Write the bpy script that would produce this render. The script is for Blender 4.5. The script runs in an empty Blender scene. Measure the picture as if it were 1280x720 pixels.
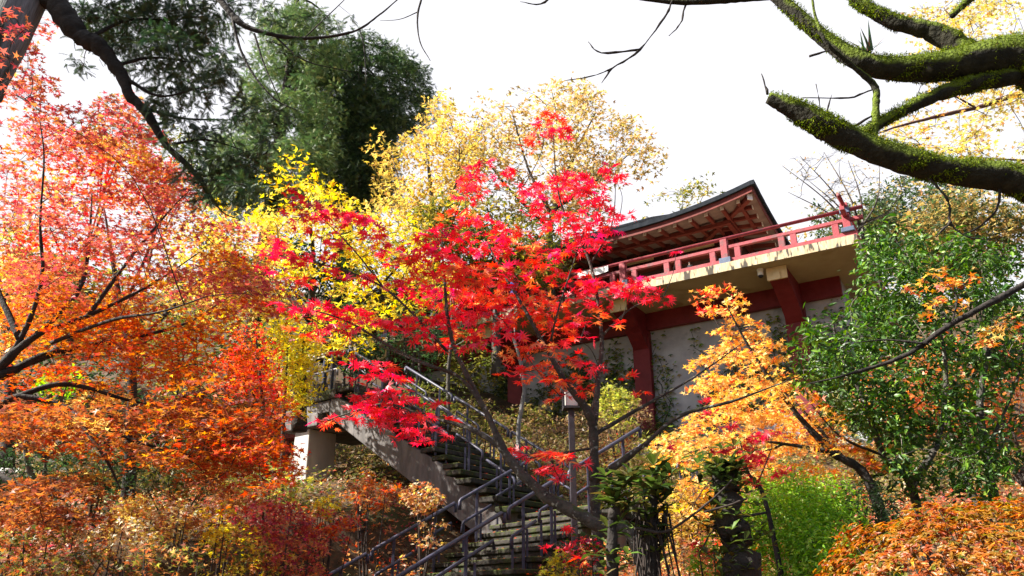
import bpy, math, random
import numpy as np
from mathutils import Vector, Matrix

R = math.radians
random.seed(7)
RNG = np.random.default_rng(7)
scene = bpy.context.scene
C = scene.collection

# ------------------------------------------------------------------ camera
PITCH = 22.0
FOC = 960.0            # focal length in pixels of a 1280 wide frame
CAMZ = 1.6
cam_d = bpy.data.cameras.new("camera")
cam_d.sensor_width = 36.0
cam_d.lens = 36.0 * FOC / 1280.0
cam_d.clip_start = 0.05
cam_d.clip_end = 2000
cam = bpy.data.objects.new("camera", cam_d)
cam.location = (0, 0, CAMZ)
cam.rotation_euler = (R(90 + PITCH), 0, 0)
C.objects.link(cam)
scene.camera = cam

# ------------------------------------------------------------------ light
SUN_AZ = (-0.99, -0.12)      # horizontal direction towards the sun (from the left, a little ahead)
SUN_EL = 42.0
world = bpy.data.worlds.new("World")
scene.world = world
world.use_nodes = True
nt = world.node_tree
bg = nt.nodes["Background"]
sky = nt.nodes.new("ShaderNodeTexSky")
sky.sky_type = 'NISHITA'
sky.sun_disc = False
sky.sun_elevation = R(SUN_EL)
sky.sun_rotation = math.atan2(SUN_AZ[0], SUN_AZ[1])
sky.air_density = 1.0
sky.dust_density = 3.0
sky.ozone_density = 1.0
tc = nt.nodes.new("ShaderNodeTexCoord")
cn = nt.nodes.new("ShaderNodeTexNoise")
cn.inputs["Scale"].default_value = 2.2
cn.inputs["Detail"].default_value = 6
cr = nt.nodes.new("ShaderNodeMapRange")
cr.inputs["From Min"].default_value = 0.30
cr.inputs["From Max"].default_value = 0.62
mx = nt.nodes.new("ShaderNodeMixRGB")
mx.inputs["Color2"].default_value = (6.3, 6.3, 6.7, 1)
nt.links.new(tc.outputs["Generated"], cn.inputs["Vector"])
# a bank of thin bright cloud fills the sky ahead; behind the viewer it clears to blue
sxyz = nt.nodes.new("ShaderNodeSeparateXYZ")
ma = nt.nodes.new("ShaderNodeMath"); ma.operation = 'MULTIPLY_ADD'; ma.inputs[1].default_value = 0.42
nt.links.new(tc.outputs["Generated"], sxyz.inputs[0]); nt.links.new(sxyz.outputs["Y"], ma.inputs[0]); nt.links.new(cn.outputs["Fac"], ma.inputs[2])
nt.links.new(ma.outputs[0], cr.inputs["Value"])
nt.links.new(cr.outputs["Result"], mx.inputs["Fac"])
nt.links.new(sky.outputs["Color"], mx.inputs["Color1"])
nt.links.new(mx.outputs["Color"], bg.inputs["Color"])
bg.inputs["Strength"].default_value = 0.052

sun_d = bpy.data.lights.new("sun", 'SUN')
sun_d.energy = 5.0
sun_d.angle = R(0.5)
sun_d.color = (1.0, 0.93, 0.82)
sun = bpy.data.objects.new("sun", sun_d)
C.objects.link(sun)
sv = Vector((SUN_AZ[0], SUN_AZ[1], math.tan(R(SUN_EL)) * math.hypot(*SUN_AZ)))
sun.rotation_euler = sv.to_track_quat('Z', 'Y').to_euler()

scene.view_settings.view_transform = 'Standard'
scene.view_settings.look = 'None'
scene.view_settings.gamma = 1.0
scene.view_settings.exposure = 1.75
scene.cycles.max_bounces = 6
scene.cycles.diffuse_bounces = 3
scene.cycles.transmission_bounces = 4
scene.cycles.use_denoising = True
scene.cycles.sample_clamp_indirect = 6.0

# ------------------------------------------------------------------ pixel rays (1280x720 frame) to places in the world
_c, _s = math.cos(R(PITCH)), math.sin(R(PITCH))
def W(px, py, Y):
    a, b = px - 640.0, 360.0 - py
    fwd, up = FOC * _c - b * _s, FOC * _s + b * _c
    t = Y / fwd
    return np.array((a * t, Y, CAMZ + up * t))

def ground(x, y):
    x = np.asarray(x, float); y = np.asarray(y, float)
    s = np.clip(y - 5.5, 0, None)
    z = 0.33 * s + 0.25 * np.clip(y - 24 + 0.5 * np.clip(-x, 0, 8) * 0.8, 0, 30)
    z = z - 0.45 * np.exp(-((y - 4.5) / 3.0) ** 2) * 0
    z = z + 0.10 * np.sin(x * 0.9 + 1.3) * np.sin(y * 0.7) * np.clip(s, 0, 1) + 0.05 * np.sin(x * 2.3 + y * 1.7) * np.clip(s, 0, 1)
    # the lower flight is cut into the slope
    dx, dy = x - 0.0, y - 11.0
    lx = dx * .819 + dy * .574; ly = -dx * .574 + dy * .819
    inside = np.clip(1 - np.maximum(np.abs(ly - 1.35) - 1.85, 0) / 1.2, 0, 1) * (lx > -5.5) * (lx < 2.4)
    zs = 1.8 + lx * .55 - .45
    z = np.where((inside > 0) & (zs < z), z * (1 - inside) + zs * inside, z)
    return np.minimum(z, 22.0)

# ------------------------------------------------------------------ materials
def nmat(name):
    m = bpy.data.materials.new(name)
    m.use_nodes = True
    m.node_tree.nodes.clear()
    return m, m.node_tree.nodes, m.node_tree.links

def mat_surface(name, c1, c2, scale=4.0, rough=0.8, bump=0.3, c3=None, s3=1.0, t3=0.55, detail=6, spec=0.3, moss=None, stretch=None, metallic=0.0, mossthr=0.3):
    m, N, L = nmat(name)
    out = N.new("ShaderNodeOutputMaterial"); p = N.new("ShaderNodeBsdfPrincipled")
    tc = N.new("ShaderNodeTexCoord"); no = N.new("ShaderNodeTexNoise"); ra = N.new("ShaderNodeValToRGB")
    mp = N.new("ShaderNodeMapping")
    if stretch: mp.inputs["Scale"].default_value = stretch
    L.new(tc.outputs["Object"], mp.inputs["Vector"])
    no.inputs["Scale"].default_value = scale; no.inputs["Detail"].default_value = detail; no.inputs["Roughness"].default_value = 0.65
    ra.color_ramp.elements[0].position = 0.35; ra.color_ramp.elements[1].position = 0.68
    ra.color_ramp.elements[0].color = (*c1, 1); ra.color_ramp.elements[1].color = (*c2, 1)
    L.new(mp.outputs["Vector"], no.inputs["Vector"]); L.new(no.outputs["Fac"], ra.inputs["Fac"])
    col = ra.outputs["Color"]
    if c3 is not None:
        n3 = N.new("ShaderNodeTexNoise"); n3.inputs["Scale"].default_value = s3; n3.inputs["Detail"].default_value = 8
        L.new(mp.outputs["Vector"], n3.inputs["Vector"])
        r3 = N.new("ShaderNodeMapRange"); r3.inputs["From Min"].default_value = t3; r3.inputs["From Max"].default_value = t3 + 0.08
        L.new(n3.outputs["Fac"], r3.inputs["Value"])
        mx = N.new("ShaderNodeMixRGB"); mx.inputs["Color2"].default_value = (*c3, 1)
        L.new(r3.outputs["Result"], mx.inputs["Fac"]); L.new(col, mx.inputs["Color1"]); col = mx.outputs["Color"]
    if moss is not None:
        ge = N.new("ShaderNodeNewGeometry"); sx = N.new("ShaderNodeSeparateXYZ"); L.new(ge.outputs["Normal"], sx.inputs[0])
        n4 = N.new("ShaderNodeTexNoise"); n4.inputs["Scale"].default_value = 5.0; n4.inputs["Detail"].default_value = 7
        L.new(tc.outputs["Object"], n4.inputs["Vector"])
        ad = N.new("ShaderNodeMath"); ad.operation = 'MULTIPLY_ADD'; ad.inputs[1].default_value = 0.45
        L.new(sx.outputs["Z"], ad.inputs[0]); L.new(n4.outputs["Fac"], ad.inputs[2])
        r4 = N.new("ShaderNodeMapRange"); r4.inputs["From Min"].default_value = mossthr + 0.3; r4.inputs["From Max"].default_value = mossthr + 0.45
        L.new(ad.outputs[0], r4.inputs["Value"])
        mx = N.new("ShaderNodeMixRGB"); mx.inputs["Color2"].default_value = (*moss, 1)
        L.new(r4.outputs["Result"], mx.inputs["Fac"]); L.new(col, mx.inputs["Color1"]); col = mx.outputs["Color"]
    L.new(col, p.inputs["Base Color"])
    p.inputs["Roughness"].default_value = rough
    p.inputs["Specular IOR Level"].default_value = spec
    p.inputs["Metallic"].default_value = metallic
    if bump:
        bu = N.new("ShaderNodeBump"); bu.inputs["Strength"].default_value = bump; bu.inputs["Distance"].default_value = 0.03
        nb = N.new("ShaderNodeTexNoise"); nb.inputs["Scale"].default_value = scale * 3; nb.inputs["Detail"].default_value = 8
        L.new(mp.outputs["Vector"], nb.inputs["Vector"]); L.new(nb.outputs["Fac"], bu.inputs["Height"])
        L.new(bu.outputs["Normal"], p.inputs["Normal"])
    L.new(p.outputs[0], out.inputs[0])
    return m

def mat_leaf(name, trans=0.45, gloss=0.08, rough=0.45, tboost=1.25):
    m, N, L = nmat(name)
    out = N.new("ShaderNodeOutputMaterial")
    at = N.new("ShaderNodeAttribute"); at.attribute_name = "tint"
    d = N.new("ShaderNodeBsdfDiffuse"); t = N.new("ShaderNodeBsdfTranslucent"); g = N.new("ShaderNodeBsdfGlossy")
    g.inputs["Roughness"].default_value = rough
    g.inputs["Color"].default_value = (1, 1, 1, 1)
    hs = N.new("ShaderNodeHueSaturation"); hs.inputs["Saturation"].default_value = 1.1; hs.inputs["Value"].default_value = tboost
    L.new(at.outputs["Color"], d.inputs["Color"]); L.new(at.outputs["Color"], hs.inputs["Color"]); L.new(hs.outputs["Color"], t.inputs["Color"])
    m1 = N.new("ShaderNodeMixShader"); m1.inputs["Fac"].default_value = trans
    L.new(d.outputs[0], m1.inputs[1]); L.new(t.outputs[0], m1.inputs[2])
    m2 = N.new("ShaderNodeMixShader"); m2.inputs["Fac"].default_value = gloss
    L.new(m1.outputs[0], m2.inputs[1]); L.new(g.outputs[0], m2.inputs[2])
    L.new(m2.outputs[0], out.inputs[0])
    return m

M = {}
M['soil'] = mat_surface('soil', (.035, .024, .015), (.10, .06, .03), 3.0, .95, .6, (.05, .05, .018), .8, .56)
M['leaf'] = mat_leaf('leaf', .48, .025)
M['leaf_red'] = mat_leaf('leaf_red', .5, .05, .42, 1.35)
M['leaf_glossy'] = mat_leaf('leaf_glossy', .30, .03, .45)
M['leaf_needle'] = mat_leaf('leaf_needle', .2, .05, .5)
M['moss_tuft'] = mat_leaf('moss_tuft', .3, .0, .6)
M['bark'] = mat_surface('bark', (.035, .028, .024), (.10, .085, .07), 7, .9, .8, (.22, .22, .2), 5, .60, stretch=(1, 1, .35))
M['bark_lichen'] = mat_surface('bark_lichen', (.03, .027, .025), (.085, .075, .062), 9, .9, .8, (.26, .28, .25), 22, .60, moss=(.05, .07, .02), mossthr=.45)
M['bark_pale'] = mat_surface('bark_pale', (.12, .12, .125), (.27, .265, .26), 6, .9, .9, (.05, .08, .03), 2.5, .56, stretch=(2, 2, .3))
M['bark_pale2'] = mat_surface('bark_cedar', (.13, .13, .15), (.27, .27, .30), 6, .9, .9, (.03, .04, .03), 2.5, .52, stretch=(2.5, 2.5, .25))
M['red_bark'] = mat_surface('red_bark', (.06, .03, .03), (.14, .075, .07), 7, .9, .6)
M['bark_dark'] = mat_surface('bark_dark', (.014, .012, .011), (.045, .038, .034), 8, .9, .8)
M['bark_moss'] = mat_surface('bark_moss', (.010, .010, .006), (.032, .030, .018), 14, .95, 1.0, (.10, .10, .09), 9, .66, moss=(.10, .14, .012), mossthr=.12)
M['twig'] = mat_surface('twig', (.02, .016, .014), (.06, .045, .04), 12, .9, 0)
M['twig_pale'] = mat_surface('twig_pale', (.12, .10, .09), (.26, .23, .2), 12, .9, 0)
M['pole_dark'] = mat_surface('pole_dark', (.03, .025, .032), (.055, .048, .058), 14, .5, .1, spec=.4)
M['concrete'] = mat_surface('concrete', (.08, .075, .076), (.19, .18, .178), 3.0, .9, .5, (.12, .055, .03), 1.3, .62, stretch=(1.4, 1.4, .35))
M['concrete_pale'] = mat_surface('concrete_pale', (.36, .36, .36), (.52, .52, .51), 2.0, .9, .3, (.2, .19, .17), 2.2, .62, stretch=(1, 1, .4))
M['step_moss'] = mat_surface('step_moss', (.018, .016, .014), (.06, .054, .047), 5, .95, .9, (.03, .036, .012), 3.0, .52, moss=(.06, .08, .014), mossthr=.36)
M['steel'] = mat_surface('steel', (.036, .036, .064), (.062, .062, .105), 20, .45, .05, spec=.35, metallic=.0)
M['steel_pale'] = mat_surface('steel_pale', (.11, .11, .14), (.18, .18, .22), 20, .45, .05, spec=.35, metallic=.0)
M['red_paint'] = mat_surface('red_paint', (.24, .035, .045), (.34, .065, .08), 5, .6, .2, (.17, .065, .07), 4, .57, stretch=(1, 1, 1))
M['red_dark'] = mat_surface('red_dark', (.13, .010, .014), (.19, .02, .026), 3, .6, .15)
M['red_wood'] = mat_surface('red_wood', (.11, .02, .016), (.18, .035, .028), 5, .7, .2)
M['blue_metal'] = mat_surface('blue_metal', (.045, .07, .13), (.08, .11, .19), 8, .5, .1, spec=.5)
M['cream_edge'] = mat_surface('cream_edge', (.36, .29, .18), (.58, .49, .33), 2, .85, .2, (.07, .06, .048), 1.6, .515, stretch=(6, 6, 1.3))
M['cream'] = mat_surface('cream', (.34, .27, .165), (.43, .35, .22), .9, .85, .1, (.30, .23, .13), .8, .6)
M['cream_end'] = mat_surface('cream_end', (.62, .47, .25), (.75, .6, .36), 3, .8, .1)
M['soffit'] = mat_surface('soffit', (.16, .10, .10), (.24, .17, .16), 3, .85, .1)
M['plaster'] = mat_surface('plaster', (.29, .29, .32), (.43, .43, .46), 1.4, .9, .2, (.22, .22, .23), 1.0, .58)
M['roof_metal'] = mat_surface('roof_metal', (.012, .016, .022), (.028, .033, .042), 6, .85, .2, spec=.08)
M['white_paint'] = mat_surface('white_paint', (.74, .74, .74), (.82, .82, .82), 4, .5, 0)
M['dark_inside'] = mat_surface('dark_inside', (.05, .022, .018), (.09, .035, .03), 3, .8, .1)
M['skin'] = mat_surface('skin', (.42, .27, .2), (.48, .32, .24), 4, .6, 0)
M['hair'] = mat_surface('hair', (.012, .01, .009), (.025, .02, .018), 30, .5, .2)
M['cloth_navy'] = mat_surface('cloth_navy', (.018, .02, .045), (.035, .04, .075), 8, .85, .1)
M['cloth_dark'] = mat_surface('cloth_dark', (.02, .018, .022), (.05, .045, .055), 8, .85, .1)
M['cloth_blue'] = mat_surface('cloth_blue', (.05, .07, .32), (.08, .1, .42), 8, .85, .1)
M['cloth_pink'] = mat_surface('cloth_pink', (.5, .06, .3), (.6, .1, .38), 8, .85, .1)
M['cloth_white'] = mat_surface('cloth_white', (.62, .62, .64), (.74, .74, .75), 8, .85, .1)
M['cloth_grey'] = mat_surface('cloth_grey', (.2, .24, .3), (.3, .34, .4), 8, .85, .1)
M['glass_white'] = mat_surface('glass_white', (.72, .72, .70), (.8, .8, .78), 3, .25, 0, spec=.5)

# ------------------------------------------------------------------ object helpers
def link(o, parent=None):
    C.objects.link(o)
    if parent is not None:
        o.parent = parent
    return o

def tag(o, label=None, cat=None, group=None, kind=None):
    if label: o['label'] = label
    if cat: o['category'] = cat
    if group: o['group'] = group
    if kind: o['kind'] = kind
    return o

def thing(name, loc, label, cat, group=None, rz=0.0):
    o = bpy.data.objects.new(name, None)
    o.empty_display_size = 0.2
    o.location = loc
    o.rotation_euler = (0, 0, rz)
    link(o)
    return tag(o, label, cat, group)

class MB:
    """collects solid shapes in the thing's own coordinates and links them as ONE mesh"""
    def __init__(self): self.v = []; self.f = []; self.mi = []
    def add(self, vs, fs, mi=0):
        b = len(self.v)
        self.v += [tuple(float(q) for q in p) for p in vs]
        self.f += [tuple(int(i) + b for i in f) for f in fs]
        self.mi += [mi] * len(fs)
        return self
    def box(self, x0, x1, y0, y1, z0, z1, mi=0):
        vs = [(x, y, z) for z in (z0, z1) for y in (y0, y1) for x in (x0, x1)]
        return self.add(vs, [(0, 2, 3, 1), (4, 5, 7, 6), (0, 1, 5, 4), (2, 6, 7, 3), (0, 4, 6, 2), (1, 3, 7, 5)], mi)
    def hexa(self, bottom, top, mi=0):
        return self.add(list(bottom) + list(top), [(3, 2, 1, 0), (4, 5, 6, 7), (0, 1, 5, 4), (1, 2, 6, 5), (2, 3, 7, 6), (3, 0, 4, 7)], mi)
    def bar(self, p, q, w, h, mi=0, up=(0, 0, 1)):
        p, q = Vector(p), Vector(q); d = (q - p).normalized(); u = Vector(up)
        s = d.cross(u); s = s.normalized() if s.length > 1e-5 else Vector((1, 0, 0)); n = s.cross(d)
        a, b = s * (w / 2), n * (h / 2)
        return self.hexa([p - a - b, p + a - b, p + a + b, p - a + b], [q - a - b, q + a - b, q + a + b, q - a + b], mi)
    def tube(self, pts, r, sides=8, mi=0):
        V, F = tube_np(np.array([tuple(p) for p in pts], float), np.full(len(pts), r) if np.isscalar(r) else np.array(r, float), sides, True)
        return self.add(V, F, mi)
    def build(self, name, mats, parent=None, smooth=False, bevel=0.0):
        me = bpy.data.meshes.new(name)
        me.from_pydata(self.v, [], self.f)
        for m in (mats if isinstance(mats, (list, tuple)) else [mats]): me.materials.append(m)
        me.polygons.foreach_set("material_index", self.mi)
        if smooth: me.polygons.foreach_set("use_smooth", [True] * len(self.f))
        me.update()
        o = link(bpy.data.objects.new(name, me), parent)
        if bevel:
            b = o.modifiers.new("bevel", 'BEVEL'); b.width = bevel; b.segments = 2; b.limit_method = 'ANGLE'
        return o

def spline(pts, per=6):
    P = np.array(pts, float)
    if len(P) < 3: 
        t = np.linspace(0, 1, per + 1)[:, None]; return P[0] * (1 - t) + P[-1] * t
    Q = np.vstack([2 * P[0] - P[1], P, 2 * P[-1] - P[-2]])
    out = []
    for i in range(1, len(Q) - 2):
        p0, p1, p2, p3 = Q[i - 1], Q[i], Q[i + 1], Q[i + 2]
        for t in np.linspace(0, 1, per, endpoint=False):
            out.append(.5 * ((2 * p1) + (-p0 + p2) * t + (2 * p0 - 5 * p1 + 4 * p2 - p3) * t * t + (-p0 + 3 * p1 - 3 * p2 + p3) * t ** 3))
    out.append(P[-1])
    return np.array(out)

def tube_np(P, r, sides=6, cap=False):
    n = len(P)
    T = np.gradient(P, axis=0); T /= np.linalg.norm(T, axis=1)[:, None] + 1e-9
    ref = np.array((0, 0, 1.0)) if abs(T[:, 2]).mean() < .8 else np.array((1.0, 0, 0))
    A = np.cross(T, ref); A /= np.linalg.norm(A, axis=1)[:, None] + 1e-9
    B = np.cross(A, T)
    th = np.linspace(0, 2 * np.pi, sides, endpoint=False)
    V = P[:, None, :] + r[:, None, None] * (np.cos(th)[None, :, None] * A[:, None, :] + np.sin(th)[None, :, None] * B[:, None, :])
    V = V.reshape(-1, 3)
    i = np.arange(n - 1)[:, None] * sides; j = np.arange(sides)[None, :]; j2 = (j + 1) % sides
    a, b, c, d = i + j, i + j2, i + sides + j2, i + sides + j
    F = np.concatenate([np.stack([a, b, c], -1).reshape(-1, 3), np.stack([a, c, d], -1).reshape(-1, 3)])
    if cap:
        k = len(V); V = np.vstack([V, P[0], P[-1]])
        jj = np.arange(sides); j2 = (jj + 1) % sides
        F = np.vstack([F, np.stack([np.full(sides, k), j2, jj], -1), np.stack([np.full(sides, k + 1), (n - 1) * sides + jj, (n - 1) * sides + j2], -1)])
    return V, F

def np_mesh(name, chunks, mats, parent=None, origin=(0, 0, 0)):
    """chunks: list of (V, F tris, tint or None, material index, smooth)"""
    Vs, Fs, Cs, Ms, Ss = [], [], [], [], []
    k = 0
    for V, F, col, mi, sm in chunks:
        if len(V) == 0: continue
        Vs.append(V); Fs.append(F + k); k += len(V)
        Cs.append(col if col is not None else np.full((len(V), 3), .1))
        Ms.append(np.full(len(F), mi)); Ss.append(np.full(len(F), sm))
    V = np.vstack(Vs) - np.array(origin, float); F = np.vstack(Fs); col = np.vstack(Cs)
    me = bpy.data.meshes.new(name)
    me.vertices.add(len(V)); me.vertices.foreach_set("co", V.astype(np.float32).ravel())
    me.loops.add(F.size); me.loops.foreach_set("vertex_index", F.astype(np.int32).ravel())
    me.polygons.add(len(F)); me.polygons.foreach_set("loop_start", np.arange(0, F.size, 3, dtype=np.int32))
    for m in mats: me.materials.append(m)
    me.polygons.foreach_set("material_index", np.concatenate(Ms).astype(np.int32))
    me.polygons.foreach_set("use_smooth", np.concatenate(Ss).astype(bool))
    me.update(calc_edges=True)
    at = me.attributes.new("tint", 'FLOAT_COLOR', 'POINT')
    at.data.foreach_set("color", np.hstack([col, np.ones((len(col), 1))]).astype(np.float32).ravel())
    me.validate()
    o = link(bpy.data.objects.new(name, me), parent)
    return o

DENS = 4.0
# ------------------------------------------------------------------ leaves
def _lobes(angs, lens, notch, base):
    pts = []
    for i, (a, l) in enumerate(zip(angs, lens)):
        a0 = R(a)
        w = R(9)
        pts.append((math.sin(a0 - w) * l * .55, math.cos(a0 - w) * l * .55))
        pts.append((math.sin(a0) * l, math.cos(a0) * l))
        pts.append((math.sin(a0 + w) * l * .55, math.cos(a0 + w) * l * .55))
        if i < len(angs) - 1:
            m = R((a + angs[i + 1]) / 2)
            pts.append((math.sin(m) * notch, math.cos(m) * notch))
    return pts
def _fan(pts):
    V = [(0, 0)] + list(pts); n = len(pts)
    F = [(0, i + 1, i + 2) for i in range(n - 1)] 
    return np.array([(x, y, 0) for x, y in V], float), np.array(F)
TPL = {}
TPL['maple'] = _fan([(-.06, -.1)] + _lobes((-118, -72, -34, 0, 34, 72, 118), (.5, .8, .95, 1.05, .95, .8, .5), .27, 0) + [(.06, -.1)])
TPL['maple5'] = _fan([(-.55, -.25), (-.2, .1), (-.85, .35), (-.22, .36), (0, 1.0), (.22, .36), (.85, .35), (.2, .1), (.55, -.25)])
TPL['maple3'] = (np.array([(-.15, -.2, 0), (.15, -.2, 0), (-.8, .25, 0), (0, 1, 0), (.8, .25, 0), (0, .25, 0)], float),
                 np.array([(0, 5, 2), (0, 1, 5), (1, 4, 5), (2, 5, 3), (5, 4, 3)][:3] + [(5, 3, 0), (1, 3, 5)]))
TPL['oval'] = (np.array([(0, -.5, 0), (-.27, -.05, .06), (.27, -.05, .06), (-.2, .5, .05), (.2, .5, .05), (0, 1, -.06), (0, .2, 0)], float),
               np.array([(0, 6, 1), (0, 2, 6), (1, 6, 3), (2, 4, 6), (3, 6, 5), (6, 4, 5)]))
TPL['strap'] = (np.array([(0, 0, 0), (-.11, .25, .02), (.11, .25, .02), (-.18, .62, .05), (.18, .62, .05), (0, 1, -.05), (0, .3, -.015), (0, .62, .015)], float),
                np.array([(0, 6, 1), (0, 2, 6), (1, 6, 7), (1, 7, 3), (6, 2, 4), (6, 4, 7), (3, 7, 5), (7, 4, 5)]))
TPL['blade'] = (np.array([(-.05, 0, 0), (.05, 0, 0), (-.04, .5, .03), (.04, .5, .03), (0, 1, -.12)], float), np.array([(0, 1, 3), (0, 3, 2), (2, 3, 4)]))
TPL['tuft'] = (np.array([(-.2, 0, 0), (.2, 0, 0), (0, 1, 0)], float), np.array([(0, 1, 2)]))
def _frond(n, w, l, th):
    V, F = [], []
    def tri(a, b, c):
        k = len(V); V.extend([a, b, c]); F.append((k, k + 1, k + 2))
    tri((-.02, 0, 0), (.02, 0, 0), (0, 1, -.1))
    for i in range(n):
        y = .08 + .85 * i / n
        ll = l * (1 - .75 * i / n)
        for s in (-1, 1):
            tri((0, y - th, -.1 * y * y), (0, y + th, -.1 * y * y), (s * ll, y + ll * w, -.1 * y * y - .05 - .06 * (i % 2)))
    return np.array(V, float), np.array(F)
TPL['frond'] = _frond(7, .9, .34, .048)
TPL['cedar'] = _frond(12, .9, .30, .036)

def leaves(P, Nrm, D, size, tpl, col, curl=.18, rng=RNG):
    T, F = TPL[tpl]
    n = len(P)
    if n == 0: return np.zeros((0, 3)), np.zeros((0, 3), int), np.zeros((0, 3)), 0, False
    Nn = Nrm / (np.linalg.norm(Nrm, axis=1)[:, None] + 1e-9)
    D = D - (D * Nn).sum(1)[:, None] * Nn
    D /= np.linalg.norm(D, axis=1)[:, None] + 1e-9
    X = np.cross(D, Nn)
    s = np.broadcast_to(size, (n,))
    r2 = (T[:, 0] ** 2 + T[:, 1] ** 2)
    k = curl * rng.uniform(-.4, 1.5, n)
    fold = rng.uniform(-.1, .35, n)
    z = T[None, :, 2] - k[:, None] * r2[None, :] + fold[:, None] * np.abs(T[None, :, 0]) * .6
    V = P[:, None, :] + s[:, None, None] * (T[None, :, 0, None] * X[:, None, :] + T[None, :, 1, None] * D[:, None, :] + z[:, :, None] * Nn[:, None, :])
    Fo = (F[None] + (np.arange(n) * len(T))[:, None, None]).reshape(-1, 3)
    co = np.repeat(col, len(T), axis=0)
    return V.reshape(-1, 3), Fo, co, 0, False

def pick(pal, n, rng=RNG, jit=.16):
    """pal: list of (rgb, weight): a colour for each leaf"""
    w = np.array([p[1] for p in pal], float); w /= w.sum()
    c = np.array([p[0] for p in pal], float)[rng.choice(len(pal), n, p=w)]
    return np.clip(c * np.exp(rng.normal(0, jit, (n, 1))) * np.exp(rng.normal(0, .07, (n, 3))), .002, .9)

def inpoly(poly, x, y):
    c = False; n = len(poly); j = n - 1
    for i in range(n):
        xi, yi = poly[i]; xj, yj = poly[j]
        if (yi > y) != (yj > y) and x < (xj - xi) * (y - yi) / (yj - yi) + xi: c = not c
        j = i
    return c

def pads_poly(poly, Yr, n, rad, pal, rng=None, clear=.15):
    rng = rng or RNG
    xs = [p[0] for p in poly]; ys = [p[1] for p in poly]
    out = []; tries = 0
    while len(out) < n and tries < n * 40:
        tries += 1
        x, y = rng.uniform(min(xs), max(xs)), rng.uniform(min(ys), max(ys))
        if not inpoly(poly, x, y): continue
        p = W(x, y, rng.uniform(*Yr))
        if p[2] < ground(p[0], p[1]) + clear: continue
        pp = pal(x, y) if callable(pal) else pal
        out.append((p, rng.uniform(*rad), pp))
    return out

def pads_px(lst, Y, dY, pal, scale=1.0):
    out = []
    for q in lst:
        x, y, rx = q[:3]
        Yq = (q[3] if len(q) > 3 and q[3] else Y) + RNG.uniform(-dY, dY)
        p = W(x, y, Yq)
        dist = math.hypot(Yq, p[2] - CAMZ)
        out.append((p, rx * dist / FOC * scale, pal(x, y) if callable(pal) else pal))
    return out

def crown_chunks(pads, tpl, size, dens, flat=.25, up=1.0, jitn=.55, droop=.35, hang=.3, curl=.18, out=0.0, jit=.16, rng=RNG):
    ch = []
    Ps, Ns, Ds, Cs = [], [], [], []
    for c, r, pal in pads:
        n = max(6, int(DENS * dens * r * r * rng.uniform(.7, 1.3)))
        a = rng.uniform(0, 2 * np.pi, n); q = np.sqrt(rng.uniform(0, 1, n))
        ex = rng.uniform(.75, 1.25); rot = rng.uniform(0, np.pi)
        x, y = q * np.cos(a) * ex, q * np.sin(a) / ex
        x, y = x * math.cos(rot) - y * math.sin(rot), x * math.sin(rot) + y * math.cos(rot)
        z = rng.normal(0, flat, n) - droop * q * q
        tilt = rng.normal(0, .18, 2)
        z = z + tilt[0] * x + tilt[1] * y
        L = np.stack([x, y, z], 1)
        P = c + L * r
        od = L / (np.linalg.norm(L, axis=1)[:, None] + 1e-6)
        N = np.array((0, 0, up)) + rng.normal(0, jitn, (n, 3)) + out * od
        D = np.stack([x, y, np.zeros(n)], 1) * .8 + rng.normal(0, .6, (n, 3)) + np.array((0, 0, -hang))
        Ps.append(P); Ns.append(N); Ds.append(D); Cs.append(pick(pal, n, rng, jit))
    P, N, D, K = map(np.vstack, (Ps, Ns, Ds, Cs))
    s = size * rng.uniform(.65, 1.2, len(P))
    return leaves(P, N, D, s, tpl, K, curl, rng)

def grow_twigs(limb_samples, pads, r0, rng=RNG, spokes=4, maxlen=3.0, sides=4):
    """joins each clump of leaves to the nearest wood and spreads fine twigs inside it"""
    S = np.array(limb_samples, float)
    ch = []
    cen = np.array([p[0] for p in pads])
    d0 = np.array([np.min(np.linalg.norm(S - c, axis=1)) for c in cen])
    for i in np.argsort(d0):
        c, r, _ = pads[i]
        d = np.linalg.norm(S - c, axis=1) + .7 * np.clip(S[:, 2] - c[2], 0, None)
        j = int(np.argmin(d)); s = S[j]
        ln = np.linalg.norm(c - s)
        if ln > .03:
            m = (s + c) / 2 + rng.normal(0, .08, 3) * ln + np.array((0, 0, .06 * ln))
            pts = spline([s, m, c], 4)
            rr = np.linspace(r0 * min(1.6, .7 + ln * .5), r0 * .45, len(pts))
            V, F = tube_np(pts, rr, sides); ch.append((V, F, None, 1, True))
            S = np.vstack([S, pts[2:]])
        for k in range(spokes):
            a = rng.uniform(0, 6.28); e = c + r * np.array((math.cos(a), math.sin(a), rng.normal(-.15, .15))) * rng.uniform(.5, .95)
            pts = spline([c, (c + e) / 2 + rng.normal(0, .06, 3) * r, e], 2)
            V, F = tube_np(pts, np.linspace(r0 * .4, r0 * .15, len(pts)), 3); ch.append((V, F, None, 1, True))
    return ch

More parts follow.
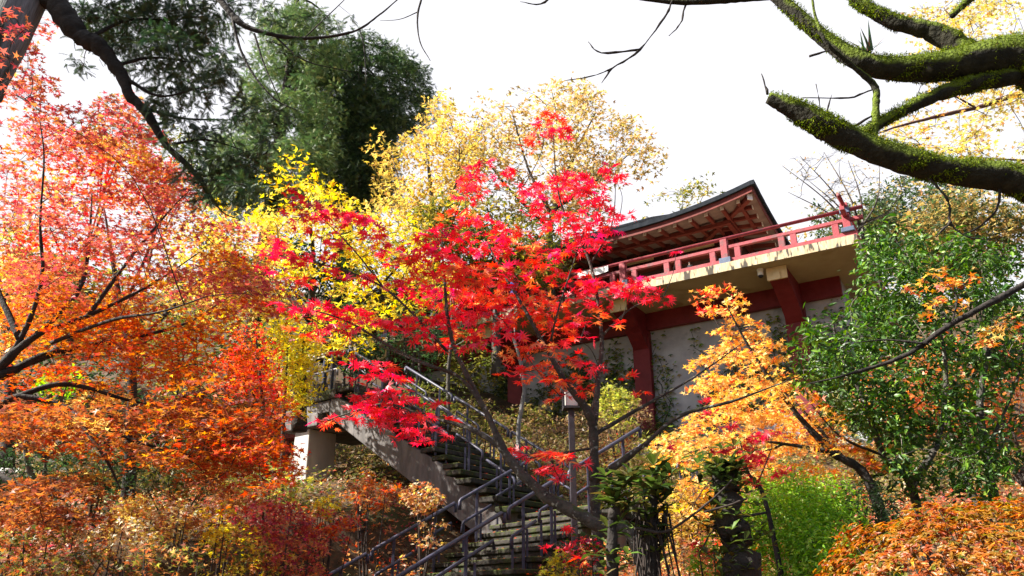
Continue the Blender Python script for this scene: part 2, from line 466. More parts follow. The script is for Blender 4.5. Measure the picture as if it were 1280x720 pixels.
def limb_mesh(name, pts, radii, mat, parent, origin, sides=10, per=8, rough=.06, rng=RNG):
    P = spline(pts, per)
    if max(radii) > .15: rough = min(rough, .015)
    rr = np.interp(np.linspace(0, 1, len(P)), np.linspace(0, 1, len(radii)), radii)
    P = P + rng.normal(0, 1, P.shape) * rr[:, None] * rough
    rr = rr * (1 + rng.normal(0, rough * 1.2, len(P)))
    V, F = tube_np(P, rr, sides, True)
    if sides >= 10 and rough > .03:
        q = V * 7.0
        k = np.sin(q[:, 0] * 1.1 + 1.7 * np.sin(q[:, 2])) * np.sin(q[:, 1] * 1.3 + q[:, 2] * .9) + .6 * np.sin(q[:, 0] * 2.9 + q[:, 2] * 2.3) * np.sin(q[:, 1] * 3.1)
        cen = np.vstack([np.repeat(P, sides, 0), P[0], P[-1]])
        V = cen + (V - cen) * (1 + .11 * k)[:, None]
    o = np_mesh(name, [(V, F, None, 0, True)], [mat], parent, origin)
    return o, P, rr

def tree(name, label, cat, limbs, pads, tpl, size, dens, group=None, bark='bark', twig='twig', leafmat='leaf', r0=.007, spokes=4, crown='crown',
         base=None, bark2=None, **kw):
    """limbs: list of (points, radii); the first is the trunk"""
    b = np.array(base if base is not None else limbs[0][0][0], float)
    root = thing(name, b, label, cat, group)
    S = []
    for i, (pts, rad) in enumerate(limbs):
        o, P, rr = limb_mesh('trunk' if i == 0 else 'limb', pts, rad, M[bark if i == 0 else (bark2 or bark)], root, b, sides=10 if max(rad) > .03 else 6)
        S.append(P)
    S = np.vstack(S)
    ch = [crown_chunks(pads, tpl, size, dens, **kw)]
    if spokes >= 0: ch += grow_twigs(S, pads, r0, spokes=spokes)
    np_mesh(crown, ch, [M[leafmat], M[twig]], root, b)
    return root

def limb_px(lst, radii):
    return ([W(*p) for p in lst], radii)

# ------------------------------------------------------------------ ground
def make_ground():
    xs = np.concatenate([np.linspace(-160, -30, 20), np.linspace(-29, 29, 150), np.linspace(30, 160, 20)])
    ys = np.concatenate([np.linspace(-60, 3, 16), np.linspace(3.5, 45, 130), np.linspace(47, 260, 30)])
    X, Y = np.meshgrid(xs, ys)
    Z = ground(X, Y) + RNG.normal(0, .03, X.shape) * (Y > 6) * (Y < 45)
    V = np.stack([X, Y, Z], -1).reshape(-1, 3)
    nx = len(xs); i = np.arange(len(ys) - 1)[:, None] * nx; j = np.arange(nx - 1)[None]
    a = (i + j).ravel(); F = np.concatenate([np.stack([a, a + 1, a + nx + 1], 1), np.stack([a, a + nx + 1, a + nx], 1)])
    o = np_mesh('ground', [(V, F, None, 0, True)], [M['soil']])
    tag(o, kind='structure')
make_ground()

# ------------------------------------------------------------------ temple
BU = np.array((-.845, .534)); BN = np.array((.534, .845))
E0 = W(1069, 293, 19.0)
BROT = math.atan2(-.534, .845)
def bl(px, py, yl):
    """local x, z on the plane local y = yl of the temple"""
    d = W(px, py, 10.0) - np.array((0, 0, CAMZ))
    k = ((E0[0] * BN[0] + E0[1] * BN[1]) + yl) / (d[0] * BN[0] + d[1] * BN[1])
    p = d * k + np.array((0, 0, CAMZ)) - E0
    return p[0] * .845 - p[1] * .534, p[2]

def make_temple():
    t = thing('temple', E0, 'red wooden temple hall on a cream concrete terrace high above the slope', 'temple', None, BROT)
    LEN = 24.0
    DEP = 2.3
    TH = .24
    # terrace slab
    m = MB()
    m.box(-LEN, 0, 0, DEP + 9, -TH, -.004, 0)
    m.build('terrace_slab', M['cream'], t, bevel=.01)
    m = MB(); m.box(-LEN, .004, -.03, 0, -TH - .03, .0); m.box(0, .03, -.03, DEP + 9, -TH - .03, .0)
    m.build('terrace_edge', M['cream_edge'], t)
    # retaining wall panels and pillars
    pil = [bl(805, 470, DEP)[0], bl(998, 420, DEP)[0], bl(645, 520, DEP)[0]]
    step = (pil[1] - pil[0])
    xs = sorted([pil[1], pil[0], pil[2], pil[2] - (pil[0] - pil[2]), pil[1] - 0 + 0])
    xs = sorted(set(round(x, 3) for x in xs))
    m = MB(); m.box(-LEN, -.9, DEP + .12, DEP + 9, -8, -TH - .002)
    m.build('wall', M['plaster'], t)
    for x in xs:
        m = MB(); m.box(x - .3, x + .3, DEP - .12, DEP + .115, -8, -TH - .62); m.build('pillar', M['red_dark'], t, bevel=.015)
        # curved bracket arm below the slab
        m = MB(); y0 = .55
        prof = [(y0, -TH - .004), (y0, -TH - .34), (y0 + .5, -TH - .50), (y0 + 1.1, -TH - .82), (DEP - .124, -TH - 1.25), (DEP - .124, -TH - .004)]
        n = len(prof)
        vs = [(x - .26, y, z) for y, z in prof] + [(x + .26, y, z) for y, z in prof]
        fs = [tuple(range(n))[::-1], tuple(range(n, 2 * n))] + [(i, (i + 1) % n, n + (i + 1) % n, n + i) for i in range(n)]
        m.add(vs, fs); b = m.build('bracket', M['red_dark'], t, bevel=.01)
        m = MB(); m.box(x - .29, x + .29, y0 - .07, y0 - .003, -TH - .40, -TH - .006)
        m.box(x - .1, x + .1, y0 - .12, y0 - .072, -TH - .42, -TH - .2)
        m.build('bracket_cap', M['cream_end'], b, bevel=.008)
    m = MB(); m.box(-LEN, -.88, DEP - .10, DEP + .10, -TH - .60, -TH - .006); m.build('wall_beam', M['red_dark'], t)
    # railing
    r = MB()
    r.box(-LEN, .05, .10, .24, .0, .17); r.build('bottom_rail', M['red_paint'], t, bevel=.008)
    r = MB(); r.box(-LEN, .26, .11, .23, .50, .60); r.build('middle_rail', M['red_paint'], t, bevel=.008)
    r = MB(); r.tube([(-LEN, .17, .86), (.3, .17, .86)], .055, 10); r.build('top_rail', M['red_paint'], t, smooth=True)
    s = MB(); s.box(-.24, -.10, .30, 11, .0, .17); s.build('bottom_rail', M['red_paint'], t)
    s = MB(); s.box(-.23, -.11, -.45, 11, .615, .715); s.build('middle_rail', M['red_paint'], t)
    s = MB(); s.tube([(-.17, -.65, .98), (-.17, 11, .98)], .055, 10); s.build('top_rail', M['red_paint'], t, smooth=True)
    posts = [-.17, bl(907, 322, .17)[0], bl(780, 355, .17)[0]]
    d = posts[1] - posts[2]
    x = posts[2] - d
    while x > -LEN: posts.append(x); x -= d
    for i, x in enumerate(posts):
        m = MB(); m.box(x - .1, x + .1, .07, .27, .172, .82 if i else 1.06)
        p = m.build('railing_post', M['red_paint'], t, bevel=.01)
        m = MB(); m.box(x - .17, x + .17, .03, .31, .004 if i else .17, .20 if i else .30)
        m.build('post_shoe', M['blue_metal'], p, bevel=.008)
        if i == 0:
            m = MB(); m.box(x - .13, x + .13, .04, .30, .74, .90); m.build('post_cap', M['blue_metal'], p, bevel=.008)
    for i in range(len(posts) - 1):
        a, b = posts[i], posts[i + 1]
        bx = [a - .38, b + .38, (a + b) / 2 + .19, (a + b) / 2 - .19]
        if i == 0: bx = [a - .32, b + .38, (a + b) / 2 + .17 + .1, (a + b) / 2 - .17 + .1]
        for x in bx:
            m = MB(); m.box(x - .085, x + .085, .115, .225, .172, .498); m.build('baluster', M['red_paint'], t, bevel=.006)
    for k in range(5):
        y = 1.2 + 1.6 * k
        m = MB(); m.box(-.24, -.10, y - .07, y + .07, .172, .612); m.build('baluster', M['red_paint'], t)
    # hall
    HY = 3.6
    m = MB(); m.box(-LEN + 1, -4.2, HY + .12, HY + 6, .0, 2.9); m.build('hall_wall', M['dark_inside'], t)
    for k in range(8):
        x = -4.4 - 2.3 * k
        m = MB(); m.tube([(x, HY, .0), (x, HY, 2.9)], .16, 12); m.build('hall_pillar', M['red_wood'], t, smooth=True)
        if k < 7:
            m = MB(); m.box(x - 2.1, x - .2, HY + .05, HY + .11, .1, .75); m.build('hall_panel', M['red_wood'], t)
            m = MB(); m.box(x - 1.75, x - .55, HY + .03, HY + .115, 2.35, 2.62); m.build('frog_leg_strut', M['cream_end'], t, bevel=.05)
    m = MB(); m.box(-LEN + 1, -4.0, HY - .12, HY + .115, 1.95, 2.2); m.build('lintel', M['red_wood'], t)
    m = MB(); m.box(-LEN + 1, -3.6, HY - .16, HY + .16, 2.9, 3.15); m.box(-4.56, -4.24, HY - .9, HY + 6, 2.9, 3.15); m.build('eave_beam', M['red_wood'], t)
    # roof with upturned corner
    xc, zc = bl(940, 236, 1.35)
    X0, X1, Y0, Y1 = -LEN + .5, xc, 1.35, HY + 8
    ze = zc - .50
    def lift(x, y):
        k1 = max(0, 1 - (X1 - x) / 4.5); k2 = max(0, 1 - (y - Y0) / 4.5)
        return .50 * (max(0, k1) ** 2 if y < Y0 + .01 else 0) if False else .50 * (k1 ** 2.2) * (k2 ** 2.2)
    nx, ny = 40, 20
    gx = np.linspace(X0, X1, nx); gy = np.linspace(Y0, Y1, ny)
    def grid(zf, th, name, mat):
        m = MB(); vs = []; fs = []
        for z_off in (0, th):
            for y in gy:
                for x in gx: vs.append((x, y, zf(x, y) + z_off))
        n = nx * ny
        for j in range(ny - 1):
            for i in range(nx - 1):
                a = j * nx + i
                fs += [(a, a + nx, a + nx + 1, a + 1), (n + a, n + a + 1, n + a + nx + 1, n + a + nx)]
        ring = [i for i in range(nx)] + [j * nx + nx - 1 for j in range(1, ny)] + [(ny - 1) * nx + i for i in range(nx - 2, -1, -1)] + [j * nx for j in range(ny - 2, 0, -1)]
        for a, b in zip(ring, ring[1:] + ring[:1]): fs.append((a, b, n + b, n + a))
        m.add(vs, fs); return m.build(name, mat, t)
    def rise(x, y):
        d = min(y - Y0, X1 - x, Y1 - y); return .62 * d - .0 if d > .6 else .3 * d + .0
    def soff(x, y):
        d = min(y - Y0, X1 - x); return ze + lift(x, y) + .16 * min(d, 3.0)
    grid(soff, .05, 'soffit', M['soffit'])
    roof = grid(lambda x, y: ze + lift(x, y) + .105 + max(.16 * min(min(y - Y0, X1 - x), 3), .62 * max(0, min(y - Y0, X1 - x, Y1 - y)) - .2), .16, 'roof', M['roof_metal'])
    # fascia boards follow the curve
    m = MB()
    for i in range(nx - 1):
        a, b = gx[i], gx[i + 1]
        za, zb = ze + lift(a, Y0), ze + lift(b, Y0)
        m.hexa([(a, Y0 - .03, za - .10), (b, Y0 - .03, zb - .10), (b, Y0 - .004, zb - .10), (a, Y0 - .004, za - .10)],
               [(a, Y0 - .03, za + .10), (b, Y0 - .03, zb + .10), (b, Y0 - .004, zb + .10), (a, Y0 - .004, za + .10)])
    for j in range(ny - 1):
        a, b = gy[j], gy[j + 1]
        za, zb = ze + lift(X1, a), ze + lift(X1, b)
        m.hexa([(X1 + .004, a, za - .10), (X1 + .03, a, za - .10), (X1 + .03, b, zb - .10), (X1 + .004, b, zb - .10)],
               [(X1 + .004, a, za + .10), (X1 + .03, a, za + .10), (X1 + .03, b, zb + .10), (X1 + .004, b, zb + .10)])
    m.build('fascia', M['red_wood'], t)
    m = MB()
    for i in range(nx - 1):
        a, b = gx[i], gx[i + 1]
        za, zb = ze + lift(a, Y0) + .102, ze + lift(b, Y0) + .102
        m.hexa([(a, Y0 - .12, za), (b, Y0 - .12, zb), (b, Y0 - .003, zb), (a, Y0 - .003, za)],
               [(a, Y0 - .12, za + .15), (b, Y0 - .12, zb + .15), (b, Y0 - .003, zb + .15), (a, Y0 - .003, za + .15)])
    for j in range(ny - 1):
        a, b = gy[j], gy[j + 1]
        za, zb = ze + lift(X1, a) + .102, ze + lift(X1, b) + .102
        m.hexa([(X1 + .003, a - .12, za), (X1 + .12, a - .12, za), (X1 + .12, b, zb), (X1 + .003, b, zb)],
               [(X1 + .003, a - .12, za + .15), (X1 + .12, a - .12, za + .15), (X1 + .12, b, zb + .15), (X1 + .003, b, zb + .15)])
    m.build('roof_rim', M['roof_metal'], t)
    # rafters with painted ends
    x = X1 - .55
    n = 0
    while x > X0 + .4 and n < 30:
        ya = Y0 + .25; yb = HY + .1
        za, zb = soff(x, ya) - .065, soff(x, yb) - .065
        m = MB(); m.bar((x, ya, za), (x, yb, zb), .11, .12); rf = m.build('rafter', M['red_wood'], t)
        m = MB(); m.bar((x, ya - .02, za), (x, ya - .002, za), .115, .125); m.build('rafter_tip', M['white_paint'], rf)
        x -= .55; n += 1
    for k in range(8):
        y = Y0 + .8 + .55 * k; xa, xb = X1 - .25, X1 - 2.2
        if y < Y0 + 2.2: xb = max(xb, X1 - (y - Y0) + .05)
        za, zb = soff(xa, y) - .065, soff(xb, y) - .065
        m = MB(); m.bar((xa, y, za), (xb, y, zb), .11, .12); rf = m.build('rafter', M['red_wood'], t)
        m = MB(); m.bar((xa + .02, y, za), (xa + .002, y, za), .115, .125); m.build('rafter_tip', M['white_paint'], rf)
    m = MB(); m.bar((X1 - .15, Y0 + .15, soff(X1 - .15, Y0 + .15) - .15), (X1 - 2.4, Y0 + 2.4, soff(X1 - 2.4, Y0 + 2.4) - .12), .16, .2); hr = m.build('hip_rafter', M['red_wood'], t)
    m = MB(); m.bar((X1 - .12, Y0 + .12, soff(X1 - .15, Y0 + .15) - .15), (X1 - .148, Y0 + .148, soff(X1 - .15, Y0 + .15) - .15), .17, .21); m.build('hip_rafter_tip', M['white_paint'], hr)
    m = MB(); m.box(X0, X1 - 1.1, Y0 + 1.05, Y0 + 1.2, ze + .02, ze + .16 * 1.1 - .14 + .12); m.box(X1 - 1.25, X1 - 1.1, Y0 + 1.22, Y1 - .5, ze + .02, ze + .15); m.build('eave_purlin', M['red_wood'], t)
    return t, posts
TEMPLE, POSTS = make_temple()
def BP(x, y, z):
    """temple coordinates to the world"""
    return np.array((E0[0] + x * .845 + y * .534, E0[1] - x * .534 + y * .845, E0[2] + z))

# white banner tied to the railing
xa, _ = bl(722, 345, .05); xb, _ = bl(760, 330, .05)
m = MB(); n = 8
vs = []; fs = []
for i in range(n + 1):
    x = xa + (xb - xa) * i / n; sag = .03 * math.sin(i * 2.1)
    for z in (.61 + .02 * math.sin(i), .83):
        for y in (.045 + sag * .4, .055 + sag * .4): vs.append((x, y, z))
for i in range(n):
    a = 4 * i; b = a + 4
    fs += [(a, b, b + 2, a + 2), (a + 1, a + 3, b + 3, b + 1), (a + 2, b + 2, b + 3, a + 3), (a, a + 1, b + 1, b)]
fs += [(0, 2, 3, 1), (4 * n, 4 * n + 1, 4 * n + 3, 4 * n + 2)]
m.add(vs, fs)
o = m.build('banner', M['white_paint']); o.location = E0; o.rotation_euler = (0, 0, BROT)
tag(o, 'blank white cloth strip tied along the red balcony railing', 'banner')

# dome camera below the slab
cx, _z = bl(946, 308, .45)
t = thing('security_camera', BP(cx, .45, -.244), 'small white dome camera hanging under the cream balcony slab', 'camera')
m = MB(); m.tube([(0, 0, -.04), (0, 0, -.0)], .10, 14); m.tube([(0, 0, -.2), (0, 0, -.041)], .085, 14); m.build('housing', M['white_paint'], t, smooth=False)
m = MB(); m.tube([(0, 0, -.27), (0, 0, -.245), (0, 0, -.201)], [.03, .065, .078], 14); m.build('dome', M['cloth_dark'], t, smooth=True)
cx, _z = bl(628, 402, .45)
t = thing('security_camera', BP(cx, .45, -.244), 'small white dome camera under the balcony behind the red leaves', 'camera')
m = MB(); m.tube([(0, 0, -.04), (0, 0, -.0)], .10, 14); m.tube([(0, 0, -.2), (0, 0, -.041)], .085, 14); m.build('housing', M['white_paint'], t)
m = MB(); m.tube([(0, 0, -.27), (0, 0, -.245), (0, 0, -.201)], [.03, .065, .078], 14); m.build('dome', M['cloth_dark'], t, smooth=True)

# ------------------------------------------------------------------ stairs
ST_A = R(35)                     # the lower flight climbs to the right, away from the camera
stA = np.array((0.0, 11.0, 1.8))
hx, hy = math.cos(ST_A), math.sin(ST_A)
RISE, RUN, WID = .165, .30, 2.7
def LP(x, y, z): return np.array((stA[0] + x * hx - y * hy, stA[1] + x * hy + y * hx, stA[2] + z))
def lower_stairs():
    t = thing('stone_staircase', stA, 'mossy stone steps climbing to the right between blue grey handrails', 'staircase', None, ST_A)
    for k in range(-12, 7):
        x = k * RUN; z = k * RISE
        m = MB(); w0, w1 = -.12 + random.uniform(-.04, .04), WID + .1
        m.box(x - .035, x + RUN + .06, w0, w1, z + RISE - .07, z + RISE)
        m.box(x, x + RUN + .05, w0 + .05, w1 - .05, z - .25, z + RISE - .072)
        m.build('step', M['step_moss'], t, bevel=.015)
    m = MB(); m.box(7 * RUN - .03, 7 * RUN + 2.6, -.3, WID + .6, 7 * RISE - .25, 7 * RISE)
    m.build('landing', M['step_moss'], t, bevel=.02)
    m = MB(); m.hexa([(-12 * RUN, -.02, -12 * RISE - .9), (7 * RUN, -.02, 7 * RISE - 1.2), (7 * RUN, WID + .02, 7 * RISE - 1.2), (-12 * RUN, WID + .02, -12 * RISE - .9)],
                     [(-12 * RUN, -.02, -12 * RISE - .26), (7 * RUN, -.02, 7 * RISE - .26), (7 * RUN, WID + .02, 7 * RISE - .26), (-12 * RUN, WID + .02, -12 * RISE - .26)])
    m.build('stair_base', M['concrete'], t)
lower_stairs()

US = np.array((0.15, 13.9, 2.9)); UE = np.array((-3.9, 17.0, 6.02))
ud = (UE - US)[:2]; URUN = float(np.hypot(*ud)); U_A = math.atan2(ud[1], ud[0]); UR = float(UE[2] - US[2])
NST = 17
def UP(x, y, z): return np.array((US[0] + x * math.cos(U_A) - y * math.sin(U_A), US[1] + x * math.sin(U_A) + y * math.cos(U_A), US[2] + z))
def upper_stairs():
    t = thing('concrete_staircase', US, 'raised concrete stair flight rising left to a landing on a pale pier', 'staircase', None, U_A)
    rn, rs = URUN / NST, UR / NST
    LW = 2.0
    # stringer beams
    for y0, y1 in ((-.28, 0), (-LW, -LW + .28)):
        m = MB(); e = .55
        m.hexa([(-.25, y0, -1.0), (URUN + .3, y0, UR - .62), (URUN + .3, y1, UR - .62), (-.25, y1, -1.0)],
               [(-.25, y0, -.08), (URUN + .3, y0, UR - .08), (URUN + .3, y1, UR - .08), (-.25, y1, -.08)])
        m.build('stringer', M['concrete'], t, bevel=.02)
    m = MB(); m.hexa([(-.2, -LW + .285, -.5), (URUN, -LW + .285, UR - .4), (URUN, -.285, UR - .4), (-.2, -.285, -.5)],
                     [(-.2, -LW + .285, -.2), (URUN, -LW + .285, UR - .2), (URUN, -.285, UR - .2), (-.2, -.285, -.2)])
    m.build('stair_slab', M['concrete'], t)
    for k in range(NST):
        m = MB(); ov = .30 if k < 5 else .06
        m.box(k * rn - .04, (k + 1) * rn + .06, -LW - .06, ov + random.uniform(-.05, .05), (k + 1) * rs - .10, (k + 1) * rs)
        m.build('step', M['step_moss'], t, bevel=.02)
    x0, x1 = URUN + .06, URUN + 2.1
    m = MB(); m.box(x0, x1, -LW - .06, .06, UR - .22, UR + .004); m.build('landing', M['step_moss'], t, bevel=.02)
    m = MB(); m.box(URUN + .32, x1 - .05, -LW, 0, UR - .50, UR - .222); m.build('landing_beam', M['concrete'], t, bevel=.02)
    # crossbeam and pier
    px = URUN + 1.0
    gz = float(ground(*UP(px, -.4, 0)[:2])) - US[2]
    m = MB(); m.box(px - .45, px + .85, -LW - .1, .12, UR - .80, UR - .503); m.build('crossbeam', M['concrete'], t, bevel=.02)
    m = MB(); m.hexa([(px - .10, -.8, gz - .5), (px + .52, -.8, gz - .5), (px + .52, .0, gz - .5), (px - .10, .0, gz - .5)],
                     [(px - .05, -.8, UR - .803), (px + .46, -.8, UR - .803), (px + .46, .0, UR - .803), (px - .05, .0, UR - .803)])
    m.build('pier', M['concrete_pale'], t, bevel=.02)
upper_stairs()

RAILG = 'blue grey steel handrails along the stairs'
def handrail(name, pts, up, label, mat='steel', drop=.16, posts=2, inter=2):
    """one length of handrail: pts = two world points at foot level"""
    a, b = np.array(pts[0]), np.array(pts[1])
    t = thing(name, a, label, 'handrail', RAILG)
    d = b - a
    def at(s, z): return d * s + np.array((0, 0, z))
    m = MB(); rr = .030
    m.tube([at(0, up - drop), at(.0, up - .02), at(0.015, up), at(1, up), at(1.012, up - .02), at(1.012, up - drop)], rr, 8)
    m.build('top_rail', M[mat], t, smooth=True)
    m = MB()
    m.tube([at(.04, up * .5 - drop * .8), at(.045, up * .5 + .0), at(.06, up * .5 + .03), at(.47, up * .5 + .03)], rr * .85, 8)
    m.build('middle_rail', M[mat], t, smooth=True)
    m = MB()
    m.tube([at(.53, up * .62 - drop * .8), at(.535, up * .62), at(.55, up * .62 + .03), at(.96, up * .62 + .03), at(.965, up * .62 - drop * .6)], rr * .85, 8)
    m.build('middle_rail', M[mat], t, smooth=True)
    for i in range(posts):
        s = (i + .5) / posts
        m = MB(); m.bar(at(s, -.1), at(s, up - .02), .045, .045, up=(0, 1, 0)); m.build('post', M[mat], t, bevel=.005)
    for i in range(posts * inter):
        s = (i + .25 + .0) / (posts * inter)
        m = MB(); m.bar(at(s, -.1), at(s, up * .5), .035, .035, up=(0, 1, 0)); m.build('baluster', M[mat], t)

SL = RISE / RUN
def lower_pt(x, y): return LP(x, y, x * SL + RISE * .6)
k = 0
nearL = ['nearest handrail at the right edge of the mossy steps, cut by the frame bottom', 'second handrail up the right edge of the mossy steps, left of the lichened trunk',
         'handrail at the right top of the mossy steps beside the lamp post']
farL = ['lowest handrail on the left edge of the mossy steps, cut by the frame bottom', 'long handrail on the left edge of the mossy steps, above the lowest one',
        'handrail at the left top of the mossy steps meeting the concrete flight']
for side, L in ((0.08, nearL), (WID - .12, farL)):
    seg = [(-3.5, -.12), (-.0, 1.0), (1.1, 2.6)] if side < 1 else [(-3.3, -.95), (-.85, .62), (.72, 2.1)]
    for (x0, x1), lb in zip(seg, L):
        handrail('metal_handrail', (lower_pt(x0, side), lower_pt(x1, side)), .86, lb, posts=2 if x1 - x0 < 2 else 3, inter=2)
USL = UR / URUN
def upper_pt(x, y): return UP(x, y, min(x, URUN) * USL + (.1 if x < URUN else 0))
ul = ['handrail on the camera side of the lower end of the concrete flight', 'handrail on the camera side of the concrete flight behind the red leaves', 'handrail on the camera side of the concrete flight just below the landing']
uf = ['handrail on the far side of the lower end of the concrete flight', 'handrail on the far side halfway up the concrete flight', 'handrail on the far side of the concrete flight just below the landing']
for side, L in ((-.06, ul), (-1.9, uf)):
    for (x0, x1), lb in zip(((.1, 1.65), (1.75, 3.3), (3.4, 4.95)), L):
        handrail('metal_handrail', (upper_pt(x0, side), upper_pt(x1, side)), .9, lb, mat='steel')
handrail('metal_handrail', (UP(URUN + .12, -.05, UR), UP(URUN + 2.02, -.05, UR)), .95, 'handrail round the landing in front of the person in navy trousers', mat='steel_pale', inter=1, posts=3)
handrail('metal_handrail', (UP(URUN + 2.04, -.1, UR), UP(URUN + 2.04, -1.0, UR)), .95, 'short handrail across the left end of the high landing', mat='steel_pale')
handrail('metal_handrail', (LP(7 * RUN + .3, -.1, 7 * RISE), LP(7 * RUN + 1.9, -.1, 7 * RISE + .25)), .9, 'handrail beyond the lamp post in front of the dry brush')
handrail('metal_handrail', (LP(7 * RUN + 1.2, WID * .55, 7 * RISE), LP(7 * RUN + 2.6, WID * .55, 7 * RISE + .45)), .9, 'handrail behind the leathery leaved tree, farthest right of all')

# lamp post
lb = W(719, 690, 10.2); gz = float(ground(lb[0], lb[1]))
lt = W(719, 512, 10.2)
t = thing('lamp_post', (lb[0], lb[1], gz), 'slim dark lamp post with a white box lantern beside the steps', 'lamp')
H = lt[2] - gz
m = MB(); m.box(-.04, .04, -.04, .04, -.2, H); m.build('pole', M['pole_dark'], t, bevel=.006)
m = MB(); m.box(-.11, .11, -.11, .11, H + .002, H + .03); m.box(-.13, .13, -.13, .13, H + .262, H + .30)
for sx in (-1, 1):
    for sy in (-1, 1): m.box(sx * .10 - .012, sx * .10 + .012, sy * .10 - .012, sy * .10 + .012, H + .032, H + .26)
lf = m.build('lantern_frame', M['cloth_dark'], t)
m = MB(); m.box(-.085, .085, -.085, .085, H + .034, H + .258); m.build('lantern_glass', M['glass_white'], t, bevel=.01)

# red timber walkway left of the landing
t = thing('red_walkway', W(300, 520, 19.5), 'dark red timber walkway behind the orange leaves left of the landing', 'walkway')
p0 = W(255, 512, 20.5) - W(300, 520, 19.5); p1 = W(392, 500, 18.6) - W(300, 520, 19.5)
p1[2] = p0[2] = 0
def lerp(s, z): return p0 * (1 - s) + p1 * s + np.array((0, 0, z))
for nm, z, w, h in (('deck_beam', -.55, .35, .35), ('bottom_rail', .05, .12, .12), ('middle_rail', .45, .1, .1), ('top_rail', .9, .12, .1)):
    m = MB(); m.bar(lerp(-.4, z), lerp(1, z), w, h); m.build(nm, M['red_wood'], t)
m = MB(); m.bar(lerp(-.4, -.3), lerp(1, -.3), 1.4, .12); m.build('deck', M['red_wood'], t)
for i in range(6):
    m = MB(); m.bar(lerp(-.3 + i * .25, -.2), lerp(-.3 + i * .25, 1.0), .13, .13, up=(0, 1, 0)); m.build('railing_post', M['red_wood'], t)
for i in range(3):
    m = MB(); m.bar(lerp(-.2 + i * .5, -3), lerp(-.2 + i * .5, -.73), .22, .22, up=(0, 1, 0)); m.build('support_post', M['red_wood'], t)

